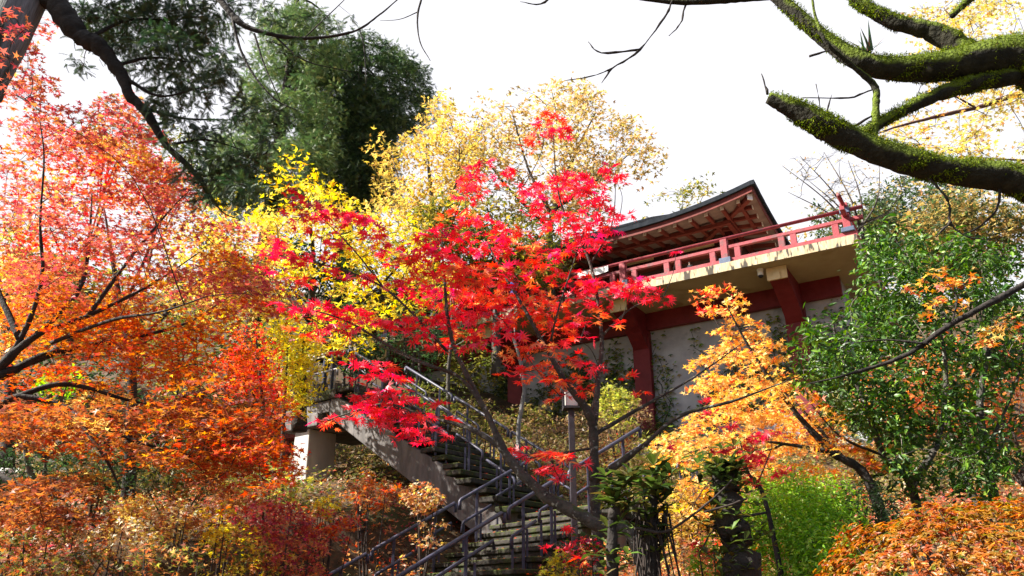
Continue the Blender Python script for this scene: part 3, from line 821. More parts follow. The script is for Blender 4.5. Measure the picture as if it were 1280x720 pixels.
# ------------------------------------------------------------------ people
def person(loc, rz, label, h=1.68, top='cloth_dark', legs='cloth_navy', hair='hair', lean=0.0, arms='rail', hat=None, group=None):
    t = thing('person', loc, label, 'person', group, rz)
    k = h / 1.7
    J = {'pelvis': (0, 0, .95), 'waist': (0, .01 + lean * .3, 1.10), 'chest': (0, .02 + lean * .7, 1.30), 'neck': (0, .01 + lean, 1.45), 'head': (0, -.02 + lean * 1.1, 1.56), 'crown': (0, -.0 + lean * 1.1, 1.66),
         'nose': (0, -.115 + lean * 1.1, 1.555)}
    Rr = {'pelvis': (.155, .12), 'waist': (.14, .105), 'chest': (.165, .115), 'neck': (.055, .055), 'head': (.082, .095), 'crown': (.062, .07), 'nose': (.016, .016)}
    E = [('pelvis', 'waist'), ('waist', 'chest'), ('chest', 'neck'), ('neck', 'head'), ('head', 'crown'), ('head', 'nose')]
    for s, q in ((-1, 'l'), (1, 'r')):
        J['hip' + q] = (s * .095, 0, .88); J['knee' + q] = (s * .10, -.02, .49); J['ankle' + q] = (s * .105, .02, .09); J['toe' + q] = (s * .12, -.14, .04)
        Rr['hip' + q] = (.092, .095); Rr['knee' + q] = (.06, .06); Rr['ankle' + q] = (.045, .045); Rr['toe' + q] = (.042, .032)
        J['sho' + q] = (s * .19, .02 + lean * .8, 1.39); Rr['sho' + q] = (.062, .062)
        if arms == 'rail':
            J['elb' + q] = (s * .25, -.02 + lean * .6, 1.14); J['wri' + q] = (s * .20, -.23 + lean * .4, 1.0); J['han' + q] = (s * .19, -.29 + lean * .4, .985)
        else:
            J['elb' + q] = (s * .24, .03 + lean * .5, 1.12); J['wri' + q] = (s * .24, -.05 + lean * .3, .88); J['han' + q] = (s * .235, -.07 + lean * .3, .80)
        Rr['elb' + q] = (.046, .046); Rr['wri' + q] = (.033, .033); Rr['han' + q] = (.042, .024)
        E += [('pelvis', 'hip' + q), ('hip' + q, 'knee' + q), ('knee' + q, 'ankle' + q), ('ankle' + q, 'toe' + q), ('chest', 'sho' + q), ('sho' + q, 'elb' + q), ('elb' + q, 'wri' + q), ('wri' + q, 'han' + q)]
        for f in range(4):
            a = J['han' + q]; nm = 'fin%d' % f + q
            J[nm] = (a[0] + s * .0 + (f - 1.5) * .018, a[1] - .06 - .01 * (f in (1, 2)), a[2] - (.03 if arms == 'rail' else .07)); Rr[nm] = (.0085, .0085); E.append(('han' + q, nm))
        a = J['han' + q]; J['thu' + q] = (a[0] - s * .055, a[1] - .03, a[2] - .01); Rr['thu' + q] = (.01, .01); E.append(('han' + q, 'thu' + q))
    names = list(J)
    me = bpy.data.meshes.new('body'); me.from_pydata([tuple(c * k for c in J[n]) for n in names], [(names.index(a), names.index(b)) for a, b in E], [])
    tmp = bpy.data.objects.new('body', me); C.objects.link(tmp)
    md = tmp.modifiers.new('skin', 'SKIN'); ss = tmp.modifiers.new('sub', 'SUBSURF'); ss.levels = 2; ss.render_levels = 2
    lay = me.skin_vertices[0].data if me.skin_vertices else None
    if lay is None:
        me.attributes  # no layer
    else:
        for i, n in enumerate(names):
            lay[i].radius = tuple(r * k for r in Rr[n]); lay[i].use_root = (n == 'pelvis')
    dg = bpy.context.evaluated_depsgraph_get(); dg.update()
    nm = bpy.data.meshes.new_from_object(tmp.evaluated_get(dg))
    C.objects.unlink(tmp); bpy.data.objects.remove(tmp)
    nm.name = 'body'
    nm.materials.clear()
    for q in ('skin', top, legs, 'cloth_dark'): nm.materials.append(M[q])
    hand = Vector(J['hanl']) * k
    for p in nm.polygons:
        c = p.center; i = 1
        if c.z > 1.43 * k: i = 0
        elif c.z < .07 * k: i = 3
        elif c.z < .93 * k and abs(c.x) < .2 * k: i = 2
        if abs(c.x) > .13 * k and (c - Vector((math.copysign(hand.x, c.x), hand.y, hand.z))).length < .085 * k: i = 0
        p.material_index = i; p.use_smooth = True
    body = link(bpy.data.objects.new('body', nm), t)
    hc = Vector(J['head']) * k
    # hair or hat as a shaped cap
    m = MB(); vs = []; fs = []; a, b = 14, 7
    for j in range(b + 1):
        ph = (math.pi * .56) * j / b
        for i in range(a):
            th = 2 * math.pi * i / a
            z = math.cos(ph) * .125; r = math.sin(ph) * .108
            y = -math.cos(th) * r * 1.1
            low = 1.0 if y > -.02 else .55
            vs.append(((math.sin(th) * r) * k + hc.x, (y + .02) * k + hc.y, ((z if z > 0 else z * low) + .025 + (0 if y > 0 else .02)) * k + hc.z))
    for j in range(b):
        for i in range(a): fs.append((j * a + i, (j + 1) * a + i, (j + 1) * a + (i + 1) % a, j * a + (i + 1) % a))
    m.add(vs, fs)
    m.build('hat' if hat else 'hair', M[hat or hair], t, smooth=True)
    for s in (-1, 1):
        m = MB(); e = hc + Vector((s * .032, -.088, .01)) * k
        m.tube([(e.x, e.y - .012 * k, e.z), (e.x, e.y + .01 * k, e.z)], .010 * k, 8); m.build('eye', M['hair'], t)
    m = MB(); e = hc + Vector((0, -.088, -.05)) * k; m.bar((e.x - .022 * k, e.y, e.z), (e.x + .022 * k, e.y, e.z), .012 * k, .009 * k); m.build('mouth', M['red_wood'], t)
    return t
person(UP(URUN + .95, -.42, UR + .004), R(15), 'person in a dark coat and navy trousers leaning on the landing handrail', 1.66, lean=-.08)
x1, _ = bl(640, 350, .5); x2, _ = bl(622, 352, .6); x3, _ = bl(862, 325, .8)
person(BP(x1, .55, 0), BROT, 'person in a blue and pink top behind the balcony railing', 1.52, top='cloth_blue', legs='cloth_pink', arms='rail', hat='cloth_white')
person(BP(x2, .6, 0), BROT, 'person in a pale top at the far left end of the balcony', 1.58, top='cloth_grey', legs='cloth_dark', arms='rail')
person(BP(x3, .75, -0.0), BROT, 'small child looking out between the balcony balusters', .62, top='cloth_dark', legs='cloth_dark', arms='down')

# ------------------------------------------------------------------ palettes (leaf colours)
RED = [((.82, .035, .065), 5), ((.70, .022, .045), 3), ((.84, .09, .13), 3), ((.78, .11, .07), 1.2), ((.70, .06, .16), 2)]
CORAL = [((.76, .09, .07), 4), ((.78, .20, .09), 3), ((.72, .04, .05), 3), ((.78, .34, .14), 1.2)]
MAROON = [((.36, .03, .06), 3), ((.50, .05, .07), 2), ((.42, .08, .04), 2)]
PINKOR = [((.46, .12, .095), 4), ((.50, .18, .085), 3), ((.42, .075, .09), 3.4), ((.56, .33, .10), .8)]
ORANGE = [((.54, .19, .05), 4), ((.48, .12, .05), 3), ((.60, .31, .06), 2), ((.40, .07, .05), 1.5)]
ORREST = [((.38, .14, .05), 4), ((.46, .20, .06), 2), ((.33, .085, .045), 3), ((.26, .10, .05), 2)]
ORFIRE = [((.62, .12, .03), 4), ((.60, .07, .03), 3), ((.62, .24, .05), 2)]
GOLDOR = [((.82, .46, .11), 5), ((.84, .58, .20), 3.5), ((.80, .34, .11), 2.2), ((.76, .17, .08), .8)]
YELLOW = [((.78, .60, .05), 5), ((.80, .70, .13), 3), ((.66, .40, .03), 2), ((.55, .50, .06), 1.2)]
GOLD = [((.66, .47, .12), 4), ((.60, .42, .14), 3), ((.74, .57, .14), 3), ((.42, .32, .08), 2)]
TAN = [((.58, .42, .16), 4), ((.42, .28, .11), 3), ((.60, .46, .16), 2), ((.35, .28, .12), 2)]
OLIVE = [((.12, .14, .03), 4), ((.20, .19, .04), 3), ((.30, .26, .06), 2), ((.08, .10, .025), 2)]
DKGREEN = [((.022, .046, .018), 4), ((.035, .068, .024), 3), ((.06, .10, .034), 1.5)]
CEDAR = [((.020, .050, .020), 4), ((.035, .075, .028), 3), ((.075, .125, .04), 1.5)]
CAMEL = [((.035, .095, .012), 4), ((.07, .16, .018), 3), ((.15, .27, .025), 2), ((.02, .055, .010), 3)]
LIME = [((.22, .42, .035), 4), ((.32, .52, .05), 3), ((.13, .30, .03), 2), ((.40, .50, .07), 1)]
AZAL = [((.40, .125, .008), 4), ((.30, .06, .008), 3), ((.28, .15, .012), 3), ((.46, .21, .018), 2), ((.16, .15, .018), 1.6)]
RUST = [((.44, .16, .07), 4), ((.54, .24, .08), 3), ((.34, .09, .05), 3), ((.58, .36, .14), 2)]
WINE = [((.44, .07, .08), 4), ((.36, .05, .09), 3), ((.54, .13, .07), 2), ((.52, .24, .12), 1.4)]
PALE = [((.76, .62, .36), 3), ((.76, .54, .14), 3), ((.56, .27, .12), 2), ((.84, .76, .58), 3)]  # cream tints stand in for blown-out sunlight on the undergrowth
DRY = [((.24, .15, .08), 4), ((.32, .22, .11), 3), ((.16, .10, .06), 3), ((.36, .28, .10), 1.2)]
BLUEGR = [((.05, .085, .035), 4), ((.09, .13, .05), 3), ((.15, .18, .06), 2)]
MOSS = [((.12, .17, .014), 4), ((.19, .25, .02), 3), ((.075, .105, .012), 3.4), ((.06, .06, .016), 1.5)]
LEATHER = [((.06, .10, .022), 4), ((.10, .15, .03), 3), ((.13, .11, .03), 2), ((.04, .07, .02), 2)]  # dark greens carry the shade of the front plants in their colour

# ------------------------------------------------------------------ far hill wood
def far_tree(px, py, Y, rx, ry, pal, label, cat='tree', group=None, tpl='maple3', size=.16, dens=26, n=34, flat=.5, leafmat='leaf', base=None, bark='bark', **kw):
    c = W(px, py, Y); sc = math.hypot(Y, c[2] - CAMZ) / FOC
    RX, RZ = rx * sc, ry * sc
    gx = c[0] + RNG.uniform(-.2, .2) * RX
    b = np.array((gx, Y, float(ground(gx, Y)) - .1)) if base is None else np.array(base)
    pads = []
    for i in range(n):
        v = RNG.normal(0, 1, 3); v /= np.linalg.norm(v); q = RNG.uniform(.25, 1) ** .5
        p = c + v * q * np.array((RX, min(RX, 3.5), RZ)) * .86
        if p[2] < ground(p[0], p[1]) + .2: p[2] = float(ground(p[0], p[1])) + .2 + abs(RNG.normal(0, .3))
        pads.append((p, RNG.uniform(.22, .42) * min(RX, RZ * 1.4), pal))
    h = c[2] + RZ * .4
    limbs = [([b, b + (c - b) * .5 + RNG.normal(0, .15, 3), np.array((c[0], c[1], h))], (max(.05, .035 * (h - b[2])), .04, .02))]
    for k in range(4):
        e = pads[RNG.integers(len(pads))][0]; s = b + (np.array((c[0], c[1], h)) - b) * RNG.uniform(.4, .7)
        limbs.append(([s, (s + e) / 2 + np.array((0, 0, .1 * RZ)), e], (.05, .03, .012)))
    return tree('broadleaf_tree' if cat == 'tree' else 'shrub', label, cat, limbs, pads, tpl, size, dens, group, base=b, flat=flat, leafmat=leafmat, bark=bark, spokes=2, r0=.012, **kw)

# ---- tall cedars of the skyline
def conifer(poly, Y, dY, top_px, label, pal, n, rad, size, dens, group=None, base_px=None):
    tp = W(top_px[0], top_px[1], Y); bx = tp[0] if base_px is None else W(base_px[0], base_px[1], Y)[0]
    b = np.array((bx, Y, float(ground(bx, Y)) - .2))
    pads = pads_poly(poly, (Y - dY, Y + dY), n, rad, pal)
    limbs = [([b, (b + tp) / 2, tp], (.38, .25, .05))]
    for p, r, _ in pads[::4]:
        s = b + (tp - b) * np.clip((p[2] + .6 - b[2]) / (tp[2] - b[2]), .15, .97)
        limbs.append(([s, (s + p) / 2 + np.array((0, 0, .2)), p], (.06, .04, .015)))
    return tree('cedar_tree', label, 'tree', limbs, pads, 'frond', size, dens, group, bark='bark_dark', leafmat='leaf_needle', flat=.24, droop=.55, up=.8, jitn=.45, hang=.55, base=b, spokes=1, r0=.015)
conifer([(395, 60), (440, 40), (480, 50), (520, 80), (545, 115), (530, 150), (500, 160), (485, 200), (492, 245), (440, 262), (400, 250), (385, 180), (380, 110)], 30, 2.4, (455, 42),
        'tall dark green cedar rising behind the yellow trees, its rounded top against the sky', CEDAR + [((.11, .18, .06), 3)], 300, (.38, .8), .28, 84)  # the extra lighter tint stands in for sunlit highlights on the clumps
conifer([(330, 10), (380, 0), (420, 30), (420, 150), (410, 240), (350, 270), (300, 265), (262, 255), (258, 190), (300, 150), (320, 80)], 27, 2.2, (375, -20),
        'cedar with sunlight put into its pale leaf colours, left of the dark cedar, behind the hanging branch', [((.09, .16, .06), 4), ((.16, .25, .09), 3), ((.26, .32, .12), 2)], 260, (.34, .7), .26, 84)  # pale leaf tints stand in for sunlight on this cedar
far_tree(150, 165, 31, 50, 40, BLUEGR, 'thin green tree peeping over the pink maple at the upper left', n=16, dens=12, size=.2)
far_tree(215, 200, 29, 45, 50, OLIVE, 'olive tree between the pink maple and the hanging branch', n=24, dens=20, size=.2)

# ---- pale autumn trees on the skyline
def open_tree(poly, Y, dY, limbs_px, label, pal, n, rad, size, dens, bark='bark', group=None, r0=.012, spokes=4, tpl='maple3', **kw):
    pads = pads_poly(poly, (Y - dY, Y + dY), n, rad, pal)
    return tree('broadleaf_tree', label, 'tree', [([W(x, y, Y + RNG.uniform(-.3, .3) * dY * (i > 0)) for i, (x, y) in enumerate(l)], r) for l, r in limbs_px], pads, tpl, size, dens, group, bark=bark, r0=r0, spokes=spokes, **kw)
open_tree([(565, 190), (600, 130), (650, 110), (710, 105), (755, 120), (800, 165), (825, 200), (800, 240), (740, 265), (640, 280), (570, 260)], 27, 2.5,
          [([(690, 420), (688, 330), (690, 270), (720, 190), (745, 140)], (.22, .16, .12, .06, .02)), ([(690, 270), (660, 210), (640, 140)], (.09, .05, .02)), ([(695, 260), (740, 230), (790, 190)], (.08, .05, .02)),
           ([(692, 290), (640, 240), (600, 190)], (.08, .05, .02)), ([(715, 200), (700, 160), (690, 115)], (.05, .03, .015))],
          'bare-limbed tree with sparse tan leaves on the skyline above the red maple', TAN, 120, (.45, 1.0), .17, 22, spokes=6)
open_tree([(470, 200), (490, 170), (520, 135), (550, 125), (590, 150), (600, 230), (590, 300), (520, 300), (480, 280)], 24, 2,
          [([(545, 440), (545, 330), (540, 250), (530, 160)], (.2, .15, .09, .02)), ([(543, 290), (570, 230), (575, 160)], (.08, .05, .015)), ([(542, 270), (500, 225), (490, 190)], (.07, .04, .015))],
          'golden leaved tree just right of the dark cedar', GOLD, 110, (.4, .85), .14, 26, spokes=5)
open_tree([(530, 250), (640, 250), (700, 290), (700, 350), (620, 360), (540, 350)], 23, 1.5,
          [([(620, 470), (620, 380), (615, 270)], (.16, .12, .03)), ([(618, 370), (580, 310), (560, 270)], (.07, .04, .015)), ([(618, 350), (660, 310), (680, 290)], (.07, .04, .015))],
          'olive and yellow tree standing behind the red maple at the balcony end', OLIVE + [((.5, .38, .06), 2)], 80, (.4, .9), .15, 45)
far_tree(850, 262, 40, 75, 22, OLIVE + [((.45, .36, .08), 5)], 'yellow green tree showing over the roof slope', n=26, size=.2, dens=26)
far_tree(1085, 300, 33, 70, 55, BLUEGR + [((.30, .2, .06), .6)], 'grey green tree behind the balcony corner', n=60, size=.2, dens=30)
far_tree(1150, 262, 36, 90, 40, BLUEGR + DKGREEN, 'distant dark green tree crown between the bare tree and the mossy limb', n=60, size=.2, dens=26)
far_tree(985, 310, 31, 30, 40, GOLD, 'small orange yellow tree between roof edge and balcony rail', n=20, size=.18, dens=20)
far_tree(1200, 300, 30, 90, 60, BLUEGR + TAN, 'thin grey green tree under the mossy limb at the right edge', n=70, size=.18, dens=42)
# bare tree
bt = [([(1085, 420), (1080, 320), (1075, 285)], (.2, .14, .09))]
for e in ((975, 205), (1000, 195), (1030, 190), (1060, 200), (985, 240), (1010, 225), (1100, 205), (1130, 230)):
    bt.append(([(1076 + RNG.uniform(-6, 6), 290 + RNG.uniform(-10, 20)), ((1076 + e[0]) / 2 + 8, (285 + e[1]) / 2 + 6), e], (.06, .035, .010)))
open_tree([(975, 205), (1010, 190), (1060, 190), (1140, 220), (1120, 265), (1000, 262)], 30, 2, bt, 'leafless tree with fanned grey limbs above the balcony corner', TAN, 50, (.4, .9), .1, 3, spokes=6, r0=.016)

# ---- evergreen mass on the hillside behind the maples
HG = 'dark evergreen shrubs on the hillside'
spots = [(40, 470, 19, 70, 60, DKGREEN, 'dark evergreen at the far left behind the trunk with a white band'), (140, 500, 20, 70, 60, DKGREEN, 'dark evergreen deep behind the orange maple, left of centre'), (75, 482, 16.5, 28, 26, LIME, 'lime bush with sunlight put into its leaf colour, seen through the orange maple'),  # lime leaves stand in for a sunlit patch among the dark evergreens
         (230, 440, 21, 70, 60, OLIVE, 'olive bush behind the orange maple limbs'), (330, 450, 21, 60, 60, DKGREEN, 'dark evergreen behind the red walkway'), (440, 420, 22, 60, 60, DKGREEN, 'dark evergreen behind the person on the landing'),
         (520, 430, 22.5, 60, 50, DKGREEN, 'dark evergreen uphill of the concrete flight'), (590, 455, 23, 45, 40, OLIVE, 'olive bush at the foot of the balcony end'), (100, 390, 24, 90, 70, OLIVE, 'olive tree far behind the pink maple'),
         (260, 340, 25, 80, 70, OLIVE + GOLD, 'yellow olive tree behind the pink maple tips'), (20, 330, 25, 60, 70, GOLD + OLIVE, 'yellow olive tree at the far left edge'), (390, 330, 25, 70, 70, DKGREEN, 'dark tree behind the yellow maple'), (480, 340, 25, 60, 60, OLIVE, 'olive tree between yellow maple and red maple'),
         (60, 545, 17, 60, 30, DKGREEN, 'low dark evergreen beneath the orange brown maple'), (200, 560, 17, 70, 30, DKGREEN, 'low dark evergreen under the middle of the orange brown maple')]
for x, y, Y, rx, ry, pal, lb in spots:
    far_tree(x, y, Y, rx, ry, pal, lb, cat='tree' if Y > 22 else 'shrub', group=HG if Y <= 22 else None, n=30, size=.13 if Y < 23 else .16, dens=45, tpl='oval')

# ---- yellow maple
def yl(x, y): return YELLOW if RNG.uniform() < .8 else GOLD
open_tree([(345, 200), (392, 196), (415, 235), (470, 255), (520, 290), (550, 330), (545, 385), (480, 390), (430, 440), (395, 470), (350, 470), (330, 410), (290, 400), (245, 385), (255, 300), (290, 262), (335, 260)], 15.5, 1.6,
          [([(374, 540), (376, 450), (386, 400), (392, 330), (385, 250)], (.16, .13, .09, .05, .015)), ([(382, 420), (460, 370), (510, 320)], (.06, .04, .015)), ([(386, 400), (340, 350), (280, 320)], (.06, .04, .015)), ([(376, 450), (350, 440), (330, 420)], (.05, .03, .012)), ([(391, 340), (440, 300), (470, 270)], (.04, .025, .01))],
          'bright yellow maple behind the red maple, above the landing', yl, 130, (.28, .62), .105, 62, bark='bark_dark', flat=.2)

# ---- left maples
def lp(x, y):
    u = RNG.uniform()
    if y < 200: return PINKOR if u < .75 else (ORANGE if u < .92 else GOLDOR)
    if y < 380: return PINKOR if u < .66 else (ORANGE if u < .86 else (GOLDOR if u < .91 else CORAL))
    return ORANGE if u < .6 else ORFIRE
pads = pads_poly([(0, 200), (20, 165), (60, 140), (110, 150), (165, 128), (180, 160), (170, 190), (215, 200), (240, 235), (285, 270), (330, 300), (350, 340), (340, 385), (290, 395), (230, 420), (150, 450), (90, 440), (0, 330)], (8.5, 11.2), 130, (.28, .55), lp)
pads += pads_px([(12, 22, 20), (28, 40, 16), (8, 70, 16), (40, 95, 14), (22, 120, 16), (10, 100, 12), (50, 140, 14)], 5.7, .15, PINKOR, 1.2)
pads += pads_px([(25, 25, 26), (10, 60, 24), (35, 85, 22), (15, 110, 26), (45, 125, 22), (165, 145, 22), (140, 130, 16), (100, 150, 24), (185, 165, 20), (60, 30, 10), (5, 15, 20), (15, 40, 20), (30, 60, 16), (20, 90, 20), (50, 110, 18)], 8.2, .3, PINKOR, 1.35)
pads += pads_poly([(0, 380), (60, 420), (150, 450), (230, 430), (300, 410), (330, 440), (300, 470), (200, 480), (100, 490), (0, 480)], (9, 11), 36, (.2, .42), lambda x, y: ORFIRE if RNG.uniform() < .6 else ORANGE)
tree('maple_tree', 'big pink and orange maple fanning up from the lower left edge', 'tree',
     [limb_px([(-90, 640, 9), (-60, 540, 9), (-10, 470, 9), (45, 420, 9), (110, 395, 9.2), (190, 355, 9.4), (250, 315, 9.6)], (.10, .08, .06, .038, .026, .016, .006)),
      limb_px([(-20, 480, 9), (25, 425, 9), (52, 350, 8.9), (50, 280, 8.8), (55, 200, 8.7), (50, 150, 8.6)], (.05, .036, .025, .018, .011, .005)),
      limb_px([(0, 470, 9), (70, 440, 9.4), (150, 425, 9.9), (230, 405, 10.2), (285, 372, 10.4)], (.06, .045, .03, .018, .007)),
      limb_px([(45, 420, 9), (100, 360, 9.4), (112, 290, 9.6), (115, 240, 9.8)], (.04, .028, .018, .008)),
      limb_px([(25, 425, 9), (-10, 340, 9.2), (-20, 260, 9.4)], (.04, .025, .01)),
      limb_px([(110, 395, 9.2), (165, 320, 9.6), (215, 260, 10), (240, 235, 10.2)], (.03, .02, .012, .006)),
      limb_px([(60, 430, 9.2), (140, 400, 8.6), (200, 390, 8.3), (260, 370, 8.2)], (.03, .02, .012, .006))],
     pads, 'maple5', .062, 190, bark='bark_dark', r0=.006, spokes=6, flat=.09, jitn=.38, droop=.25, jit=.22)
def lp2(x, y):
    u = RNG.uniform()
    if x > 290: return ORFIRE if u < .5 else (CORAL if u < .75 else ORREST)
    return ORREST if u < .45 else (ORANGE if u < .78 else (GOLDOR if u < .88 else ORFIRE))
pads = pads_poly([(0, 500), (60, 490), (150, 495), (250, 480), (330, 505), (365, 540), (360, 580), (320, 615), (230, 600), (160, 560), (90, 560), (0, 550)], (8, 10.2), 78, (.26, .55), lp2)
pads += pads_poly([(0, 600), (60, 590), (140, 600), (150, 640), (60, 660), (0, 660)], (7.5, 8.8), 26, (.2, .4), lambda x, y: ORREST)
pads += pads_px([(100, 590, 30), (115, 585, 25), (330, 600, 30), (345, 590, 26)], 8.6, .3, lambda x, y: GOLD if x < 200 else ORFIRE)
tree('maple_tree', 'low spreading orange brown maple below the pink maple at the left', 'tree',
     [limb_px([(-60, 660, 8.6), (-40, 560, 8.6), (10, 500, 8.7), (70, 505, 8.8), (120, 530, 8.9), (190, 558, 9), (280, 575, 9.2), (340, 560, 9.4)], (.07, .055, .04, .032, .025, .018, .011, .005)),
      limb_px([(10, 500, 8.7), (80, 480, 8.9), (160, 500, 9.2), (250, 520, 9.5)], (.04, .03, .018, .007)),
      limb_px([(90, 515, 8.8), (130, 570, 8.6), (150, 610, 8.5)], (.025, .018, .008)),
      limb_px([(-40, 560, 8.6), (10, 600, 8.2), (80, 625, 8)], (.04, .025, .008))],
     pads, 'maple5', .064, 150, bark='bark_dark', r0=.007, spokes=6, flat=.08, jitn=.38, droop=.25, jit=.22)
open_tree([(300, 400), (345, 440), (358, 490), (350, 530), (325, 550), (290, 520), (280, 450)], 13.5, .9, [([(335, 640), (333, 580), (328, 500), (320, 420)], (.05, .04, .03, .01)), ([(331, 540), (350, 490)], (.02, .008)), ([(330, 520), (300, 460)], (.02, .008))],
          'slender red orange maple in front of the red walkway', CORAL + ORFIRE, 48, (.2, .40), .07, 130, bark='bark_dark', r0=.006)
open_tree([(330, 400), (375, 395), (395, 440), (392, 485), (375, 520), (345, 480)], 14.6, .6, [([(352, 640), (354, 540), (360, 430)], (.05, .04, .012))],
          'small yellow green tree left of the landing', [((.68, .58, .06), 3), ((.52, .52, .08), 2), ((.74, .6, .08), 2)], 34, (.2, .38), .085, 120, bark='bark', r0=.006)
open_tree([(275, 600), (300, 575), (350, 570), (385, 600), (360, 630), (300, 630)], 12, .6, [([(330, 680), (328, 630), (322, 590)], (.025, .02, .008)), ([(342, 675), (344, 630), (350, 585)], (.02, .015, .006))],
          'sapling with pale green and yellow leaves left of the pier', [((.35, .38, .08), 3), ((.5, .45, .08), 2), ((.2, .26, .06), 2)], 30, (.15, .3), .07, 120, r0=.005)
open_tree([(0, 300), (60, 310), (70, 400), (40, 450), (0, 450)], 12.5, .8, [([(-40, 620), (-30, 520), (-10, 420), (20, 340)], (.08, .07, .04, .01))],
          'golden orange maple at the left edge behind the dark limbs', GOLDOR + ORANGE, 40, (.25, .45), .08, 110, bark='bark_dark')

open_tree([(40, 200), (110, 175), (200, 205), (300, 290), (340, 350), (250, 400), (120, 400), (30, 330)], 14, 1.2, [([(160, 640), (165, 480), (150, 380), (130, 260)], (.11, .09, .06, .015)), ([(160, 440), (230, 370), (280, 320)], (.05, .03, .01)), ([(158, 420), (90, 340), (60, 280)], (.05, .03, .01)), ([(152, 390), (190, 300), (200, 240)], (.04, .025, .01))],
          'golden orange maple showing through the pink maple crown at the left', lambda x, y: [GOLDOR, GOLD, ORANGE][RNG.integers(3)], 70, (.28, .55), .085, 40, bark='bark_dark')

# banded trunk at the far left
b = W(10, 612, 14); b[2] = float(ground(b[0], b[1])) - .1
t = thing('tree_trunk', b, 'dark tree trunk with a white painted band at the far left', 'tree')
limb_mesh('trunk', [b, W(9, 560, 14), W(12, 490, 14), W(10, 380, 14.2)], (.15, .13, .11, .08), M['bark_dark'], t, b)
bp = W(9, 593, 14); V, F = tube_np(np.array([bp - (0, 0, .09), bp + (0, 0, .09)]), np.array([.15, .15]), 12, True)
np_mesh('painted_band', [(V, F, None, 0, True)], [M['white_paint']], t, b)

# ---- the red maple in the middle
RP = [(690, 146, 20), (683, 160, 15), (700, 165, 14), (660, 182, 15), (672, 172, 12), (600, 205, 18), (590, 222, 18), (625, 222, 14), (640, 212, 10), (583, 240, 16), (655, 232, 22), (690, 236, 30), (715, 228, 28), (735, 240, 28), (765, 212, 16), (770, 225, 18),
      (775, 270, 16), (745, 262, 28), (730, 290, 30), (700, 275, 28), (745, 303, 22), (760, 285, 16), (710, 310, 25), (672, 262, 22),
      (575, 270, 26), (600, 288, 34), (560, 292, 26), (640, 290, 22), (620, 305, 30), (655, 312, 28), (680, 318, 22), (590, 240, 18), (540, 290, 15),
      (395, 262, 34), (430, 268, 30), (365, 242, 14), (372, 275, 14), (405, 285, 20), (455, 282, 26), (470, 298, 20), (340, 318, 20), (355, 312, 18), (375, 322, 18), (425, 305, 15), (400, 318, 16),
      (530, 305, 30), (555, 320, 34), (515, 325, 24), (490, 318, 18), (580, 340, 36), (610, 338, 34), (545, 345, 30), (640, 345, 26), (600, 365, 38), (560, 370, 32), (635, 372, 32), (665, 365, 26), (680, 340, 24), (715, 345, 24), (655, 392, 30), (610, 395, 34), (570, 395, 28),
      (525, 362, 24), (500, 355, 18), (410, 385, 26), (440, 392, 28), (375, 388, 18), (345, 380, 12), (470, 402, 22), (430, 408, 22), (400, 405, 18), (500, 398, 20), (540, 400, 24), (520, 415, 22), (575, 420, 28), (600, 428, 26), (640, 415, 26), (545, 432, 18),
      (690, 388, 32), (720, 372, 30), (745, 352, 26), (760, 368, 28), (790, 360, 26), (815, 368, 20), (805, 350, 18), (830, 372, 12), (740, 392, 22), (700, 412, 28), (725, 405, 18), (685, 432, 26), (655, 440, 28), (705, 448, 22), (670, 462, 26), (640, 462, 18), (775, 405, 8), (720, 425, 18),
      (735, 455, 16), (712, 478, 26), (735, 484, 16), (700, 495, 14), (690, 475, 14), (750, 462, 12),
      (450, 455, 20), (470, 470, 18), (425, 440, 12), (485, 490, 28), (455, 500, 28), (510, 498, 22), (520, 520, 24), (495, 518, 24), (535, 535, 18), (465, 515, 22), (530, 550, 14), (435, 522, 16), (412, 526, 14), (400, 525, 8), (545, 505, 12), (515, 540, 16), (440, 475, 10), (480, 455, 16), (500, 470, 18), (555, 520, 16), (560, 545, 12), (350, 300, 14), (330, 335, 12), (380, 350, 16), (420, 340, 16), (455, 345, 18), (390, 420, 14), (365, 410, 10), (480, 530, 18), (505, 545, 14),
      (690, 566, 28), (715, 572, 18), (665, 568, 18), (650, 560, 12), (690, 585, 22), (700, 598, 12), (675, 592, 14), (640, 562, 8), (845, 315, 5), (785, 470, 7), (800, 490, 7), (840, 560, 7), (690, 682, 12), (708, 692, 12), (705, 660, 8), (725, 700, 10)]
def rp(x, y):
    u = RNG.uniform()
    if y > 375 and x > 620 and y < 500: return CORAL if u < .75 else RED
    if y > 330 and 540 < x < 700 and y < 440: return CORAL if u < .4 else RED
    return RED if u < .9 else CORAL
RED_PADS = pads_px(RP, 7.2, .75, rp, 1.02)
tb = W(835, 705, 6.6); tb[2] = float(ground(tb[0], tb[1])) - .1
red_limbs = [([tb, W(800, 690, 6.7), W(745, 655, 6.8), W(690, 625, 6.9), W(650, 590, 7), W(628, 560, 7.05), W(605, 510, 7.1), W(572, 470, 7.1), W(530, 455, 7.1), W(470, 430, 7.2)], (.072, .068, .06, .053, .046, .037, .026, .017, .011, .005)),
             ([W(628, 560, 7.05), W(585, 535, 7.2), W(530, 520, 7.3), W(480, 505, 7.3), W(410, 525, 7.3)], (.03, .022, .016, .011, .005)),
             ([W(605, 510, 7.1), W(565, 425, 7.3), W(555, 340, 7.4), W(552, 290, 7.5)], (.03, .022, .014, .006)),
             ([W(572, 470, 7.1), W(500, 440, 7.3), W(430, 400, 7.3), W(360, 380, 7.3)], (.018, .014, .009, .004)),
             ([W(560, 440, 7.3), W(480, 360, 7.4), W(400, 330, 7.5), W(345, 318, 7.5)], (.016, .012, .008, .004)),
             ([W(480, 360, 7.4), W(440, 310, 7.5), W(395, 265, 7.5)], (.011, .008, .004))]
